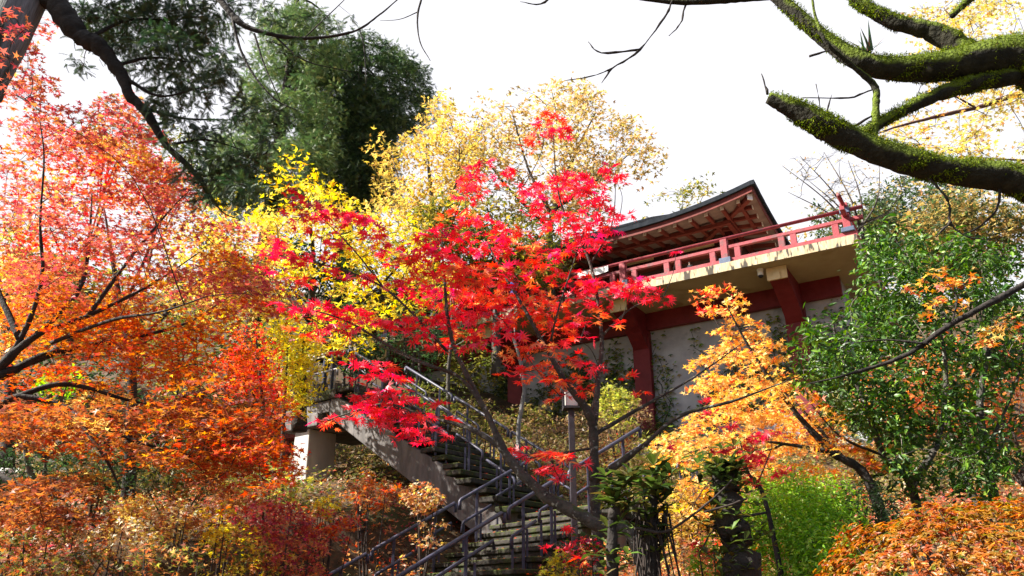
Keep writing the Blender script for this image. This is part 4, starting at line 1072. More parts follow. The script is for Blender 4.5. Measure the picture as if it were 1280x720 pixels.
tree('maple_tree', 'leaning lichen-spotted maple with scarlet leaves over the steps', 'tree', red_limbs,
     [p for p in RED_PADS if p[0][0] < W(610, 360, 7.2)[0] or p[0][2] < W(640, 540, 7.2)[2]], 'maple', .082, 215, bark='bark_lichen', r0=.005, spokes=5, flat=.08, jitn=.40, droop=.22, curl=.3, jit=.22, leafmat='leaf_red', base=tb, hang=.45)
tb2 = W(745, 700, 7.4); tb2[2] = float(ground(tb2[0], tb2[1])) - .1
red_limbs2 = [([tb2, W(746, 640, 7.4), W(742, 590, 7.35), W(742, 540, 7.3), W(735, 515, 7.25), W(712, 485, 7.2), W(685, 440, 7.2), W(655, 385, 7.2), W(628, 340, 7.2), W(600, 285, 7.3)], (.06, .056, .051, .045, .039, .03, .022, .016, .010, .004)),
              ([W(742, 530, 7.3), W(748, 470, 7.5), W(752, 420, 7.6), W(738, 330, 7.6), W(700, 250, 7.6), W(690, 150, 7.6)], (.04, .03, .022, .016, .011, .004)),
              ([W(752, 420, 7.6), W(790, 385, 7.7), W(830, 370, 7.7)], (.014, .009, .004)),
              ([W(745, 600, 7.35), W(800, 560, 7.1), W(850, 520, 7), W(920, 500, 6.9), W(1000, 470, 6.9)], (.035, .025, .018, .011, .004)),
              ([W(740, 545, 7.3), W(800, 510, 7.4), W(870, 470, 7.5), W(940, 420, 7.6)], (.025, .018, .011, .004)),
              ([W(742, 560, 7.4), W(640, 575, 7.5), W(690, 560, 7.4)], (.014, .009, .004)),
              ([W(738, 330, 7.6), W(765, 280, 7.6), W(770, 215, 7.6)], (.012, .008, .004)),
              ([W(685, 440, 7.2), W(700, 380, 7.1), W(730, 290, 7.0)], (.014, .009, .004))]
tree('maple_tree', 'upright maple with scarlet top reaching over the balcony rail', 'tree', red_limbs2,
     [p for p in RED_PADS if not (p[0][0] < W(610, 360, 7.2)[0] or p[0][2] < W(640, 540, 7.2)[2])], 'maple', .082, 195, bark='bark_lichen', r0=.005, spokes=5, flat=.08, jitn=.40, droop=.22, curl=.3, jit=.22, leafmat='leaf_red', base=tb2, hang=.45)
# pale bare saplings
for (pts, lb) in (([(650, 600), (648, 540), (655, 480), (640, 420), (615, 390)], 'pale thin stem rising left of the lamp post'), ([(565, 560), (560, 480), (565, 410), (562, 350)], 'grey upright stem behind the scarlet maple, right of the landing')):
    Y = 15.6 if pts[0][0] > 600 else 18.2
    P = [W(x, y, Y) for x, y in pts]; P[0] = W(pts[0][0], pts[0][1], Y); P[0][2] = min(P[0][2], float(ground(P[0][0], Y)))
    t = thing('sapling', P[0], lb, 'tree', None)
    _, PP, rr = limb_mesh('trunk', P, (.05, .045, .04, .03, .015), M['bark_lichen' if Y > 17 else 'bark_pale'], t, P[0], sides=7)
    for k in range(6):
        s = PP[len(PP) // 2 + k * 3 % (len(PP) // 2)]; e = s + np.array((RNG.uniform(-.7, .7), RNG.uniform(-.4, .4), RNG.uniform(.3, .9)))
        limb_mesh('limb', [s, (s + e) / 2 + RNG.normal(0, .06, 3), e], (.02, .013, .005), M['bark_pale'], t, P[0], sides=5, per=4)

# ---- golden maple on the right
def gp(x, y):
    u = RNG.uniform()
    if y < 400: return CORAL + GOLDOR if u < .6 else GOLDOR
    if x > 1000: return ORANGE if u < .7 else GOLDOR
    return GOLDOR
GP = [(880, 366, 16), (902, 362, 20), (918, 378, 18), (893, 386, 18), (922, 398, 18), (900, 412, 14), (945, 404, 12), (930, 420, 24), (955, 430, 24), (900, 440, 22), (876, 452, 18), (935, 446, 22), (968, 447, 16),
      (890, 472, 24), (930, 470, 28), (962, 482, 24), (988, 476, 14), (908, 492, 26), (948, 500, 28), (880, 522, 24), (918, 516, 28), (960, 520, 30), (1000, 522, 26), (1035, 522, 24), (850, 545, 22), (830, 550, 18), (868, 557, 24), (900, 546, 26), (940, 548, 28), (990, 546, 30), (1030, 556, 26), (1066, 562, 24),
      (840, 575, 20), (862, 600, 16), (1000, 580, 22), (962, 587, 24), (1050, 590, 20), (1090, 580, 18), (845, 632, 16), (872, 640, 14), (832, 612, 12), (1110, 555, 16), (925, 600, 18), (985, 500, 18), (865, 485, 12), (1015, 500, 16)]
def gp2(x, y):
    u = RNG.uniform()
    if y < 415: return CORAL + GOLDOR if u < .55 else GOLDOR
    if x > 1000: return ORANGE if u < .5 else GOLDOR
    if x < 850 and y > 590: return YELLOW
    return GOLDOR
pads = pads_px(GP, 9, .6, gp2, 1.08) + pads_px(GP[3:40:2], 9.8, .4, gp2, 1.0) + pads_px([(840, 560, 22), (860, 535, 22), (880, 575, 24), (930, 565, 26), (975, 560, 26), (1010, 545, 26), (1045, 545, 26), (1085, 560, 22), (900, 510, 22), (940, 520, 24), (985, 530, 24), (1000, 490, 20), (960, 460, 20), (820, 575, 16), (1020, 590, 22), (940, 480, 22)], 10.3, .3, gp2, 1.15)
mb = W(1120, 660, 9); mb[2] = float(ground(mb[0], mb[1])) - .1
tree('maple_tree', 'glowing orange gold maple right of centre below the balcony', 'tree',
     [([mb, W(1090, 610, 9), W(1040, 565, 9), W(990, 510, 9), W(940, 440, 8.9), W(905, 375, 8.8)], (.07, .06, .045, .03, .016, .006)),
      ([W(1040, 565, 9), W(980, 555, 9.1), W(920, 550, 9.1), W(850, 570, 9.1)], (.03, .02, .012, .005)), ([W(1060, 580, 9), W(1010, 520, 9.4), W(960, 470, 9.6)], (.03, .02, .008)), ([W(980, 555, 9.1), W(900, 590, 9.1), W(860, 640, 9.1)], (.016, .01, .004))],
     pads, 'maple5', .06, 330, bark='bark_dark', r0=.005, flat=.13, base=mb)
pads = pads_px([(930, 575, 22), (905, 590, 14), (925, 560, 20), (900, 560, 12), (945, 545, 16), (965, 540, 14), (935, 600, 14), (975, 590, 12), (910, 530, 10), (885, 515, 10), (880, 500, 8), (950, 570, 14), (880, 690, 12), (870, 680, 10), (905, 640, 10)], 7.4, .3, [((.68, .05, .09), 3), ((.66, .10, .10), 2), ((.6, .02, .05), 2)])
rb = W(985, 690, 7.4); rb[2] = float(ground(rb[0], rb[1])) - .1
tree('maple_tree', 'young pink red maple in front of the golden maple', 'tree', [([rb, W(960, 640, 7.4), W(935, 590, 7.4), W(925, 550, 7.4)], (.03, .022, .014, .005)), ([W(960, 640, 7.4), W(900, 655, 7.4), W(875, 690, 7.4)], (.014, .009, .004)), ([W(945, 610, 7.4), W(965, 560, 7.4)], (.01, .004))], pads, 'maple', .06, 520, bark='bark_dark', r0=.004, flat=.16, base=rb)

# ---- camellia on the right
def cam_p(x, y): return CAMEL
pads = pads_poly([(1080, 300), (1110, 268), (1160, 300), (1225, 285), (1280, 300), (1290, 420), (1290, 540), (1240, 600), (1160, 600), (1100, 590), (1075, 540), (1010, 490), (985, 455), (1010, 420), (1020, 395), (1065, 370)], (8.6, 11), 210, (.12, .3), cam_p)
cb = W(1150, 650, 9.6); cb[2] = float(ground(cb[0], cb[1])) - .1
tree('camellia_tree', 'glossy dark green broadleaf shrub filling the right edge below the balcony corner', 'shrub',
     [([cb, W(1140, 610, 9.6), W(1105, 570, 9.5), W(1080, 500, 9.4), (W(1050, 440, 9.3)), W(1040, 400, 9.3)], (.07, .055, .04, .03, .018, .006)),
      ([W(1140, 610, 9.6), W(1175, 540, 9.7), W(1180, 440, 9.9), W(1150, 350, 10), W(1110, 285, 10)], (.05, .035, .025, .014, .005)),
      ([W(1245, 640, 9.8), W(1235, 580, 9.8), W(1225, 500, 9.8), W(1240, 400, 10), W(1220, 310, 10)], (.07, .055, .04, .022, .006)),
      ([W(1080, 500, 9.4), W(1130, 460, 9.5), W(1160, 410, 9.6)], (.02, .012, .005)), ([W(1235, 560, 9.8), W(1270, 480, 9.9), W(1280, 430, 9.9)], (.025, .015, .006)), ([W(1105, 570, 9.5), W(1050, 545, 9.3), W(1010, 500, 9.2)], (.02, .012, .005))],
     pads, 'oval', .074, 330, bark='bark_lichen', twig='twig_pale', r0=.006, flat=.45, up=.8, jitn=.7, leafmat='leaf_glossy', base=cb, out=.3)
# long dark bough crossing it
bb = np.array((9.2, 7.6, float(ground(9.2, 7.6)) - .1))
pads = pads_px([(1240, 410, 18), (1260, 395, 16), (1235, 425, 14), (1165, 345, 16), (1185, 352, 14), (1195, 380, 14), (1170, 375, 14), (1210, 350, 10), (1275, 410, 14), (1140, 360, 12), (1160, 392, 12)], 7.6, .3, ORANGE + GOLDOR)
tree('maple_tree', 'long dark bough with a few orange leaves slanting in from the right edge', 'branch',
     [([bb, bb + (-.5, 0, 1.3), W(1420, 275, 7.4), W(1330, 325, 7.4), W(1280, 356, 7.4), W(1190, 405, 7.4), W(1130, 445, 7.5), W(1060, 468, 7.6), W(1010, 480, 7.6)], (.10, .085, .062, .046, .036, .03, .024, .013, .005)),
      ([W(1160, 430, 7.4), W(1110, 425, 7.5), W(1070, 428, 7.5)], (.016, .01, .004)), ([W(1190, 405, 7.4), W(1195, 370, 7.5), W(1170, 345, 7.6)], (.012, .008, .004))], pads, 'maple5', .06, 420, bark='bark_dark', r0=.004, flat=.18, base=bb)
far_tree(1180, 480, 13, 120, 70, ORANGE + RUST, 'orange tree glimpsed through the camellia', n=60, size=.08, dens=80, tpl='maple5')
far_tree(1270, 560, 12.5, 50, 60, ORREST, 'rusty orange bush at the right edge above the clipped azalea', cat='shrub', n=24, size=.07, dens=70, tpl='maple5')

# ---- lime green shrubs, lower right
def bush(name, label, px, py, Y, rx, ry, pal, tpl, size, dens, n=30, group=None, leafmat='leaf', flat=.4, **kw):
    c = W(px, py, Y); sc = math.hypot(Y, c[2] - CAMZ) / FOC; RX, RZ = rx * sc, ry * sc
    b = np.array((c[0], Y, float(ground(c[0], Y)) - .05))
    pads = []
    for i in range(n):
        v = RNG.normal(0, 1, 3); v /= np.linalg.norm(v); q = RNG.uniform(.3, 1) ** .5
        p = c + v * q * np.array((RX, min(RX, 1.0), RZ)) * .88
        p[2] = max(p[2], float(ground(p[0], p[1])) + .08)
        pads.append((p, RNG.uniform(.25, .42) * min(RX, RZ * 1.3), pal))
    gz = float(ground(c[0], Y))
    for i in range(n * 2 // 3 if c[2] - RZ > gz + .15 else 0):
        a = RNG.uniform(0, 6.28); q = RNG.uniform(.2, .95)
        p = np.array((c[0] + RX * q * math.cos(a), Y + min(RX, 1.0) * q * math.sin(a), RNG.uniform(gz + .1, c[2])))
        pads.append((p, RNG.uniform(.25, .42) * min(RX, RZ * 1.3), pal))
    limbs = []
    for k in range(5):
        e = pads[k][0]; limbs.append(([b + RNG.normal(0, .04, 3) * (1, 1, 0), (b + e) / 2 + RNG.normal(0, .05, 3), e], (.02, .014, .005)))
    t = thing(name, b, label, 'shrub' if name != 'fern_clump' else 'fern', group)
    S = []
    for pts, rad in limbs:
        o, P, rr = limb_mesh('stem', pts, rad, M['twig'], t, b, sides=5, per=4); S.append(P)
    ch = [crown_chunks(pads, tpl, size, dens, flat=flat, **kw)] + grow_twigs(np.vstack(S), pads, .004, spokes=3)
    np_mesh('foliage', ch, [M[leafmat], M['twig']], t, b)
    return t
bush('green_shrub', 'bright lime green shrub right of the dark leafy stump', 985, 650, 8, 75, 55, LIME, 'oval', .034, 900, n=60, out=.3)
bush('green_shrub', 'lime green shrub low at the frame bottom beside the azalea', 1040, 700, 7.4, 70, 50, LIME, 'oval', .034, 900, n=44, out=.3)
bush('green_shrub', 'airy lime shrub standing above the other lime shrubs, under the golden maple trunk', 1010, 620, 8.6, 70, 36, LIME, 'oval', .036, 700, n=50, out=.3)
bush('green_shrub', 'small lime shrub left of the dark leafy stump', 892, 705, 7.6, 35, 35, LIME, 'oval', .032, 900, n=26, out=.3)
bush('green_shrub', 'dark green shrub between lime shrub and azalea', 1085, 640, 8.4, 50, 40, DKGREEN, 'oval', .04, 500, n=30)

# ---- clipped azalea, front right
def azalea():
    c = W(1290, 846, 5.0); b = np.array((c[0], c[1], 0.0))
    t = thing('azalea_bush', b, 'dense clipped azalea dome with rust orange leaves in the front right corner', 'shrub')
    rad = np.array((1.30, 1.0, .93))
    lobes = RNG.normal(0, 1, (26, 3)); lobes[:, 2] = np.abs(lobes[:, 2]); lobes /= np.linalg.norm(lobes, axis=1)[:, None]
    n = 8000
    v = RNG.normal(0, 1, (n, 3)); v[:, 2] = np.abs(v[:, 2]) * .9; v /= np.linalg.norm(v, axis=1)[:, None]
    bump = 1 + .05 * np.sin(v[:, 0] * 9 + 1) * np.sin(v[:, 1] * 8) + .04 * np.sin(v[:, 0] * 21) * np.cos(v[:, 2] * 17) + RNG.normal(0, .028, n) + .07 * np.exp(-((1 - (v @ lobes.T).max(1)) / .02))
    P0 = c + v * rad * bump[:, None]
    N0 = v / rad; N0 /= np.linalg.norm(N0, axis=1)[:, None]
    Ps, Ns, Ds, Cs, Ss = [], [], [], [], []
    pal = np.array([p[0] for p in AZAL])
    base = pick(AZAL, n, jit=.12)
    for k in range(6):
        a = RNG.uniform(0, 6.28, n)
        A = np.cross(N0, np.array((0, 0, 1.0)) + RNG.normal(0, .01, 3)); A /= np.linalg.norm(A, axis=1)[:, None] + 1e-9; B = np.cross(N0, A)
        D = np.cos(a)[:, None] * A + np.sin(a)[:, None] * B + N0 * RNG.uniform(.0, .7, n)[:, None]
        Ps.append(P0 + D * .006); Ds.append(D); Ns.append(N0 + RNG.normal(0, .35, (n, 3)) + np.array((0, 0, .4))); Cs.append(np.clip(base * np.exp(RNG.normal(0, .14, (n, 1))), 0, .9)); Ss.append(RNG.uniform(.020, .038, n))
    keep = np.vstack(Ps)[:, 1] < c[1] + .5
    ch = [leaves(np.vstack(Ps)[keep], np.vstack(Ns)[keep], np.vstack(Ds)[keep], np.concatenate(Ss)[keep], 'oval', np.vstack(Cs)[keep], .25)]
    # woody inside and stems
    tw = []
    for k in range(260):
        i = RNG.integers(n); s = np.array((c[0] + RNG.normal(0, .15), c[1] + RNG.normal(0, .15), .05)); e = P0[i] - v[i] * .02
        Vv, Ff = tube_np(spline([s, (s + e) / 2 + RNG.normal(0, .08, 3), e], 4), np.linspace(.012, .003, 9), 4); tw.append((Vv, Ff, None, 1, True))
    np_mesh('foliage', ch + tw, [M['leaf'], M['twig']], t, b)
    for k in range(4):
        s = b + np.array((RNG.normal(0, .1), RNG.normal(0, .1), -.05)); e = c + RNG.normal(0, .3, 3)
        limb_mesh('stem', [s, (s + e) / 2, e], (.03, .02, .01), M['twig'], t, b, sides=6, per=4)
azalea()

# ---- trunks clothed in leathery leaves (front; their shade is put into dark leaf colours)
def rosettes(pts, n, size, droop, rng=RNG, count=(7, 11), spread=.05):
    Ps, Ns, Ds, Ss = [], [], [], []
    P = spline(pts, 8)
    for i in range(n):
        c = P[rng.integers(len(P))] + rng.normal(0, spread, 3) * (1, 1, .6)
        ax = np.array((rng.normal(0, .5), rng.normal(-.2, .5), 1.0)); ax /= np.linalg.norm(ax)
        m = rng.integers(*count); off = rng.uniform(0, 6.28)
        for k in range(m):
            a = off + k * 6.283 / m + rng.normal(0, .2)
            d = np.array((math.cos(a), math.sin(a), rng.uniform(-.1, 1.5) - droop))
            nn = np.array((-math.cos(a) * .45, -math.sin(a) * .45, 1.0)) + rng.normal(0, .2, 3)
            Ps.append(c); Ds.append(d); Ns.append(nn); Ss.append(size * rng.uniform(.6, 1.15))
    return np.array(Ps), np.array(Ns), np.array(Ds), np.array(Ss)
def leafy_trunk(pts, r, Y, label, top_n, side_n, size, roots):
    P = [W(x, y, Y) for x, y in pts]; b = P[0].copy(); b[2] = float(ground(b[0], b[1])) - .1
    P[0] = b
    t = thing('leathery_plant', b, label, 'plant')
    o, PP, rr = limb_mesh('trunk', P, r, M['bark_dark'], t, b, sides=10, rough=.12)
    a = rosettes(P[-2:], top_n, size, -.25, spread=.05); q = rosettes(P[1:], side_n, size * .8, .15, spread=.06 if side_n < 60 else .10, count=(3, 6))
    A = [np.concatenate(z) for z in zip(a, q)]
    np_mesh('foliage', [leaves(A[0], A[1], A[2], A[3], 'strap', pick(LEATHER, len(A[0]), jit=.25), .3)], [M['leaf_glossy']], t, b)
    if roots:
        ch = []
        for k in range(roots):
            s = P[-2] + RNG.normal(0, .05, 3); e = np.array((s[0] + RNG.normal(0, .05), s[1] + RNG.normal(0, .05), s[2] - RNG.uniform(.3, .75)))
            V, F = tube_np(spline([s, (s + e) / 2 + RNG.normal(0, .02, 3), e], 4), np.linspace(.008, .004, 9), 4); ch.append((V, F, None, 0, True))
        np_mesh('hanging_root', ch, [M['twig']], t, b).__setitem__('kind', 'stuff')
leafy_trunk([(935, 760), (928, 720), (915, 660), (905, 600), (903, 580)], (.115, .11, .10, .09, .06), 5.6, 'thick stump wrapped in dark leathery leaves, in front of the golden maple', 12, 150, .14, 0)
leafy_trunk([(765, 780), (765, 710), (768, 640), (775, 600)], (.035, .035, .03, .02), 5.4, 'leathery leaved plant on a thin trunk right of the mossy steps', 7, 34, .17, 0)
leafy_trunk([(812, 780), (815, 700), (816, 640), (818, 588)], (.04, .04, .035, .02), 5.6, 'leathery leaved plant trailing a skirt of brown roots, between the thin one and the stump', 9, 24, .18, 30)
# trailing stems between them
for pts, lb in (([(795, 660), (830, 665), (860, 648), (895, 620), (915, 600)], 'thin looping vine between the two leathery plants'), ([(880, 640), (910, 632), (935, 622)], 'short straw coloured vine tied round the stump')):
    P = [W(x, y, 5.4) for x, y in pts]; b = P[0]
    t = thing('vine', b, lb, 'vine'); limb_mesh('stem', P, (.010, .009, .006), M['twig'], t, b, sides=6)

# ---- mossy limbs, upper right
def mossy():
    Y = 4.6; b = W(1520, 170, Y)
    t = thing('mossy_tree', b, 'heavy moss-covered limbs reaching in from the upper right', 'tree')
    G = [([b, W(1330, 95, 4.6), W(1265, 72, 4.6), W(1190, 82, 4.6), W(1120, 86, 4.6), W(1075, 76, 4.6), W(1030, 48, 4.65), W(985, 8, 4.7), W(955, -16, 4.75)], (.30, .20, .165, .115, .088, .074, .058, .05, .042)),
         ([b + (0, .1, -.1), W(1340, 240, 4.5), W(1260, 222, 4.5), W(1190, 214, 4.5), W(1130, 200, 4.5), W(1080, 182, 4.5), W(1030, 158, 4.5), W(995, 138, 4.5), W(960, 122, 4.5)], (.26, .125, .105, .088, .095, .088, .092, .072, .040)),
         ([W(1215, 70, 4.6), W(1170, 42, 4.65), W(1115, 26, 4.7), W(1080, 8, 4.75), W(1050, -22, 4.8)], (.09, .07, .055, .05, .042)),
         ([W(1265, 95, 4.6), W(1190, 112, 4.6), W(1130, 138, 4.55), W(1080, 165, 4.5)], (.07, .05, .04, .032)),
         ([W(1092, 178, 4.5), W(1095, 130, 4.5), W(1092, 106, 4.5), W(1060, 78, 4.45), W(1032, 52, 4.4), W(1018, 15, 4.4), W(1014, -20, 4.4)], (.028, .026, .024, .018, .014, .01, .008)),
         ([W(970, -8, 4.75), W(920, -2, 4.8), W(850, 2, 4.9), W(780, -6, 5), W(700, -14, 5.1)], (.05, .032, .026, .02, .014)),
         ([W(1190, 20, 4.9), W(1215, -5, 4.9), W(1240, -30, 4.9)], (.022, .03, .04))]
    for gi, (pts, rad) in enumerate(G):
        o, P, rr = limb_mesh('limb' if gi else 'trunk', pts, rad, M['bark_moss'], t, b, sides=18 if gi < 4 else 8, per=10, rough=.05)
        if gi >= 4 and gi != 6: continue
        # moss cushion: tufts over the upper side, ragged beard below in places
        n = (34000, 36000, 11000, 8000, 0, 0, 2000)[gi]
        T = np.gradient(P, axis=0); T /= np.linalg.norm(T, axis=1)[:, None]
        i = RNG.choice(len(P) - 1, n, p=(rr[:-1] ** 1.0) / (rr[:-1] ** 1.0).sum()); f = RNG.uniform(0, 1, n)
        c = P[i] * (1 - f)[:, None] + P[i + 1] * f[:, None]; r = rr[i] * (1 - f) + rr[i + 1] * f
        th = RNG.uniform(0, 2 * np.pi, n)
        U = np.cross(T[i], np.array((0, 0, 1.0))); U /= np.linalg.norm(U, axis=1)[:, None]; V2 = np.cross(U, T[i])
        nrm = np.cos(th)[:, None] * U + np.sin(th)[:, None] * V2
        s1 = np.sin(c[:, 0] * 9 + gi) + np.sin(c[:, 0] * 23 + c[:, 1] * 17 + th * 2)
        keep = (nrm[:, 2] + .32 * s1 + RNG.normal(0, .2, n) > .12) | ((nrm[:, 2] < -.4) & (s1 > .5) & (RNG.uniform(0, 1, n) < .75))
        c, r, nrm = c[keep], r[keep], nrm[keep]; nn = len(c)
        lum = 1 + .045 * np.sin(c[:, 0] * 31) / .05 * .02
        up = np.clip(nrm[:, 2], -1, 1)
        Pm = c + nrm * (r * (.97 + .06 * np.sin(c[:, 0] * 37 + nrm[:, 1] * 6)))[:, None]
        D = nrm * .8 + np.array((0, 0, .0)) + RNG.normal(0, .5, (nn, 3)) + np.array((0, 0, -.7)) * (up < 0)[:, None]
        N = RNG.normal(0, 1, (nn, 3)) + nrm * .6
        Pm = Pm + nrm * (np.abs(RNG.normal(0, .010, nn)) * (up > -.2))[:, None]
        sz = RNG.uniform(.007, .026, nn) * (1 + .5 * (up < -.3)) * .8
        o2 = np_mesh('moss', [leaves(Pm, N, D, sz, 'tuft', pick(MOSS, nn, jit=.25), .1)], [M['moss_tuft']], o, (0, 0, 0))
        o2.parent = o; o2.location = tuple(-b) ; o2['kind'] = 'stuff'
    limb_mesh('limb', [np.array((b[0] + .5, b[1] + .3, -.2)), np.array((b[0] + .45, b[1] + .2, 1.8)), b + (.12, .02, -.4), b + (-.1, 0, .1)], (.42, .36, .33, .26), M['bark_moss'], t, b, sides=14)
    # bare twigs hanging from the long limb
    for pts in ([(840, 2), (830, 22), (800, 62), (765, 85), (740, 95), (705, 101)], [(858, 2), (850, 30), (836, 45)], [(800, 62), (752, 66), (735, 52)], [(700, -14), (676, 5), (650, 2)], [(765, 85), (752, 104)],
                [(1090, 145), (1050, 165), (1030, 150), (1020, 105)], [(1030, 150), (1040, 118)], [(1090, 112), (1060, 122), (1003, 122)], [(960, 118), (952, 92)], [(1012, 70), (1040, 62)], [(1160, 222), (1185, 250), (1188, 278), (1210, 296), (1240, 300)], [(1250, 236), (1246, 262), (1222, 285), (1205, 292)], [(1188, 278), (1170, 296)]):
        limb_mesh('twig', [W(x, y, 4.9 if y < 110 and x < 900 else 4.5) for x, y in pts], (.010, .007, .003), M['bark_dark'], t, b, sides=5, per=5, rough=.2)
    # grassy epiphyte
    return t
mossy()
gb = W(1085, 68, 4.55)
t = thing('epiphyte_tuft', gb, 'spiky grass-like tuft growing on the mossy limb', 'plant')
n = 26; a = RNG.uniform(0, 6.28, n)
np_mesh('foliage', [leaves(np.repeat(gb[None], n, 0) + RNG.normal(0, .02, (n, 3)), np.stack([-np.cos(a), -np.sin(a), np.full(n, .6)], 1), np.stack([np.cos(a) * .7, np.sin(a) * .7, RNG.uniform(.3, 1.3, n)], 1), RNG.uniform(.08, .22, n), 'blade', pick([((.05, .10, .05), 3), ((.12, .05, .04), 2)], n), .25)], [M['leaf_glossy']], t, gb)

# yellow maple sprays behind the mossy limbs
yb = W(1460, 300, 11)
pads = pads_poly([(1150, 10), (1200, -10), (1300, -10), (1300, 215), (1230, 215), (1190, 190), (1120, 190), (1085, 165), (1110, 130), (1180, 120), (1160, 60)], (9.6, 12.5), 90, (.18, .42), [((.62, .50, .13), 4), ((.60, .42, .10), 2), ((.50, .46, .14), 2), ((.55, .28, .1), .8)])
tree('maple_tree', 'pale yellow maple sprays behind the mossy limbs at the right', 'tree',
     [([yb, W(1380, 190, 11), W(1290, 122, 11), W(1220, 135, 11), W(1170, 146, 11), W(1110, 162, 11), W(1070, 180, 11)], (.10, .07, .05, .04, .03, .016, .006)), ([W(1290, 122, 11), W(1220, 60, 11.4), W(1180, 10, 11.6)], (.03, .02, .006)),
      ([W(1220, 135, 11), W(1185, 118, 10.8), W(1140, 122, 10.6)], (.02, .014, .005)), ([W(1380, 190, 11), W(1290, 200, 11), W(1200, 195, 10.8)], (.03, .02, .006))], pads, 'maple5', .062, 120, bark='red_bark', r0=.007, flat=.2, base=yb, spokes=6)

# ---- big trunk and hanging cedar branch, upper left
cb = W(-150, 420, 6.2); cb[2] = float(ground(cb[0], cb[1])) - .2
def spray_pads(lst, Y, dY, pal): return pads_px(lst, Y, dY, pal)
SP = [(110, 20, 26), (140, 15, 28), (170, 25, 30), (205, 15, 30), (240, 20, 28), (270, 30, 24), (150, 50, 28), (185, 55, 30), (220, 50, 30), (255, 55, 28), (280, 70, 20), (195, 85, 26), (230, 85, 28), (262, 95, 24), (285, 95, 16), (210, 110, 22), (245, 115, 20), (120, 45, 18), (100, 8, 20), (175, 5, 25), (230, 0, 28),
      (270, 5, 20), (200, 130, 16), (230, 150, 20), (260, 165, 20), (290, 150, 22), (310, 130, 22), (250, 190, 22), (285, 195, 24), (315, 200, 24), (330, 170, 18), (270, 220, 24), (300, 230, 22), (240, 215, 16), (260, 245, 18), (320, 235, 16), (95, 75, 10), (105, 82, 8), (210, 175, 14), (345, 140, 14)]
pads = spray_pads(SP, 6.6, .6, CEDAR)
tree('cedar_tree', 'grey cedar trunk at the top left with a long drooping branch of dark sprays', 'tree',
     [([cb, W(-72, 210, 6.2), W(-16, 92, 6.2), W(28, 5, 6.2), W(60, -70, 6.2), W(90, -160, 6.3)], (.26, .24, .21, .20, .19, .18)),
      ([W(55, -40, 6.2), W(72, 4, 6.2), W(98, 44, 6.25), W(124, 58, 6.3), W(150, 92, 6.4), W(163, 120, 6.45), W(184, 142, 6.5), W(208, 182, 6.6), W(236, 208, 6.7), W(250, 228, 6.75), W(262, 246, 6.8)], (.14, .115, .095, .085, .068, .055, .045, .034, .024, .016, .009)),
      ([W(160, 100, 6.4), W(200, 120, 6.5), W(250, 110, 6.6)], (.02, .014, .006)), ([W(110, 48, 6.3), W(160, 25, 6.5), W(210, 25, 6.6), W(260, 20, 6.7)], (.022, .016, .012, .006)), ([W(145, 82, 6.4), W(190, 72, 6.5), W(240, 78, 6.6)], (.02, .014, .006)),
      ([W(180, 135, 6.5), W(230, 148, 6.6), W(290, 150, 6.7)], (.02, .012, .005)), ([W(215, 180, 6.6), W(260, 175, 6.6), W(310, 190, 6.6)], (.014, .01, .004)), ([W(250, 220, 6.7), W(275, 262, 6.8), W(300, 275, 6.8)], (.010, .008, .003))],
     pads, 'cedar', .12, 720, bark='bark_pale2', leafmat='leaf_needle', r0=.006, spokes=5, flat=.22, droop=.6, up=.7, jitn=.5, hang=.6, base=cb, bark2='bark_dark')
bb = W(215, -60, 6)
t = tree('cedar_tree', 'second bare drooping branch crossing the sky at the top, tips hanging', 'branch',
     [([bb, W(268, -8, 6), W(300, 28, 6), W(335, 42, 6), W(380, 48, 6), W(440, 40, 6), W(475, 18, 6), W(505, -8, 6)], (.04, .035, .03, .022, .017, .012, .009, .006)),
      ([W(290, 20, 6), W(300, 60, 6), W(318, 95, 6), W(345, 125, 6), W(372, 138, 6)], (.018, .014, .011, .008, .004)), ([W(318, 42, 6), W(330, 80, 6), W(350, 125, 6)], (.012, .009, .004)), ([W(450, 38, 6), (W(455, 60, 6)), W(458, 110, 6)], (.007, .006, .003)),
      ([W(530, -12, 6), W(522, 20, 6), W(525, 52, 6), W(538, 76, 6)], (.012, .010, .007, .003)), ([W(522, 15, 6), W(500, 24, 6), W(475, 26, 6)], (.006, .004, .002)), ([W(340, 42, 6), W(380, 75, 6), W(440, 90, 6)], (.010, .007, .003)), ([W(380, 48, 6), W(420, 10, 6), W(440, -10, 6)], (.007, .005, .003))],
     pads_px([(310, 20, 16), (340, 30, 14), (365, 25, 14), (390, 20, 12), (350, 60, 12), (378, 58, 14), (330, 5, 16), (300, 0, 14), (420, 28, 10), (440, 20, 8)], 6.1, .2, CEDAR), 'cedar', .10, 420, bark='bark_dark', leafmat='leaf_needle', r0=.004, spokes=4, flat=.2, droop=.6, base=bb, hang=.6)

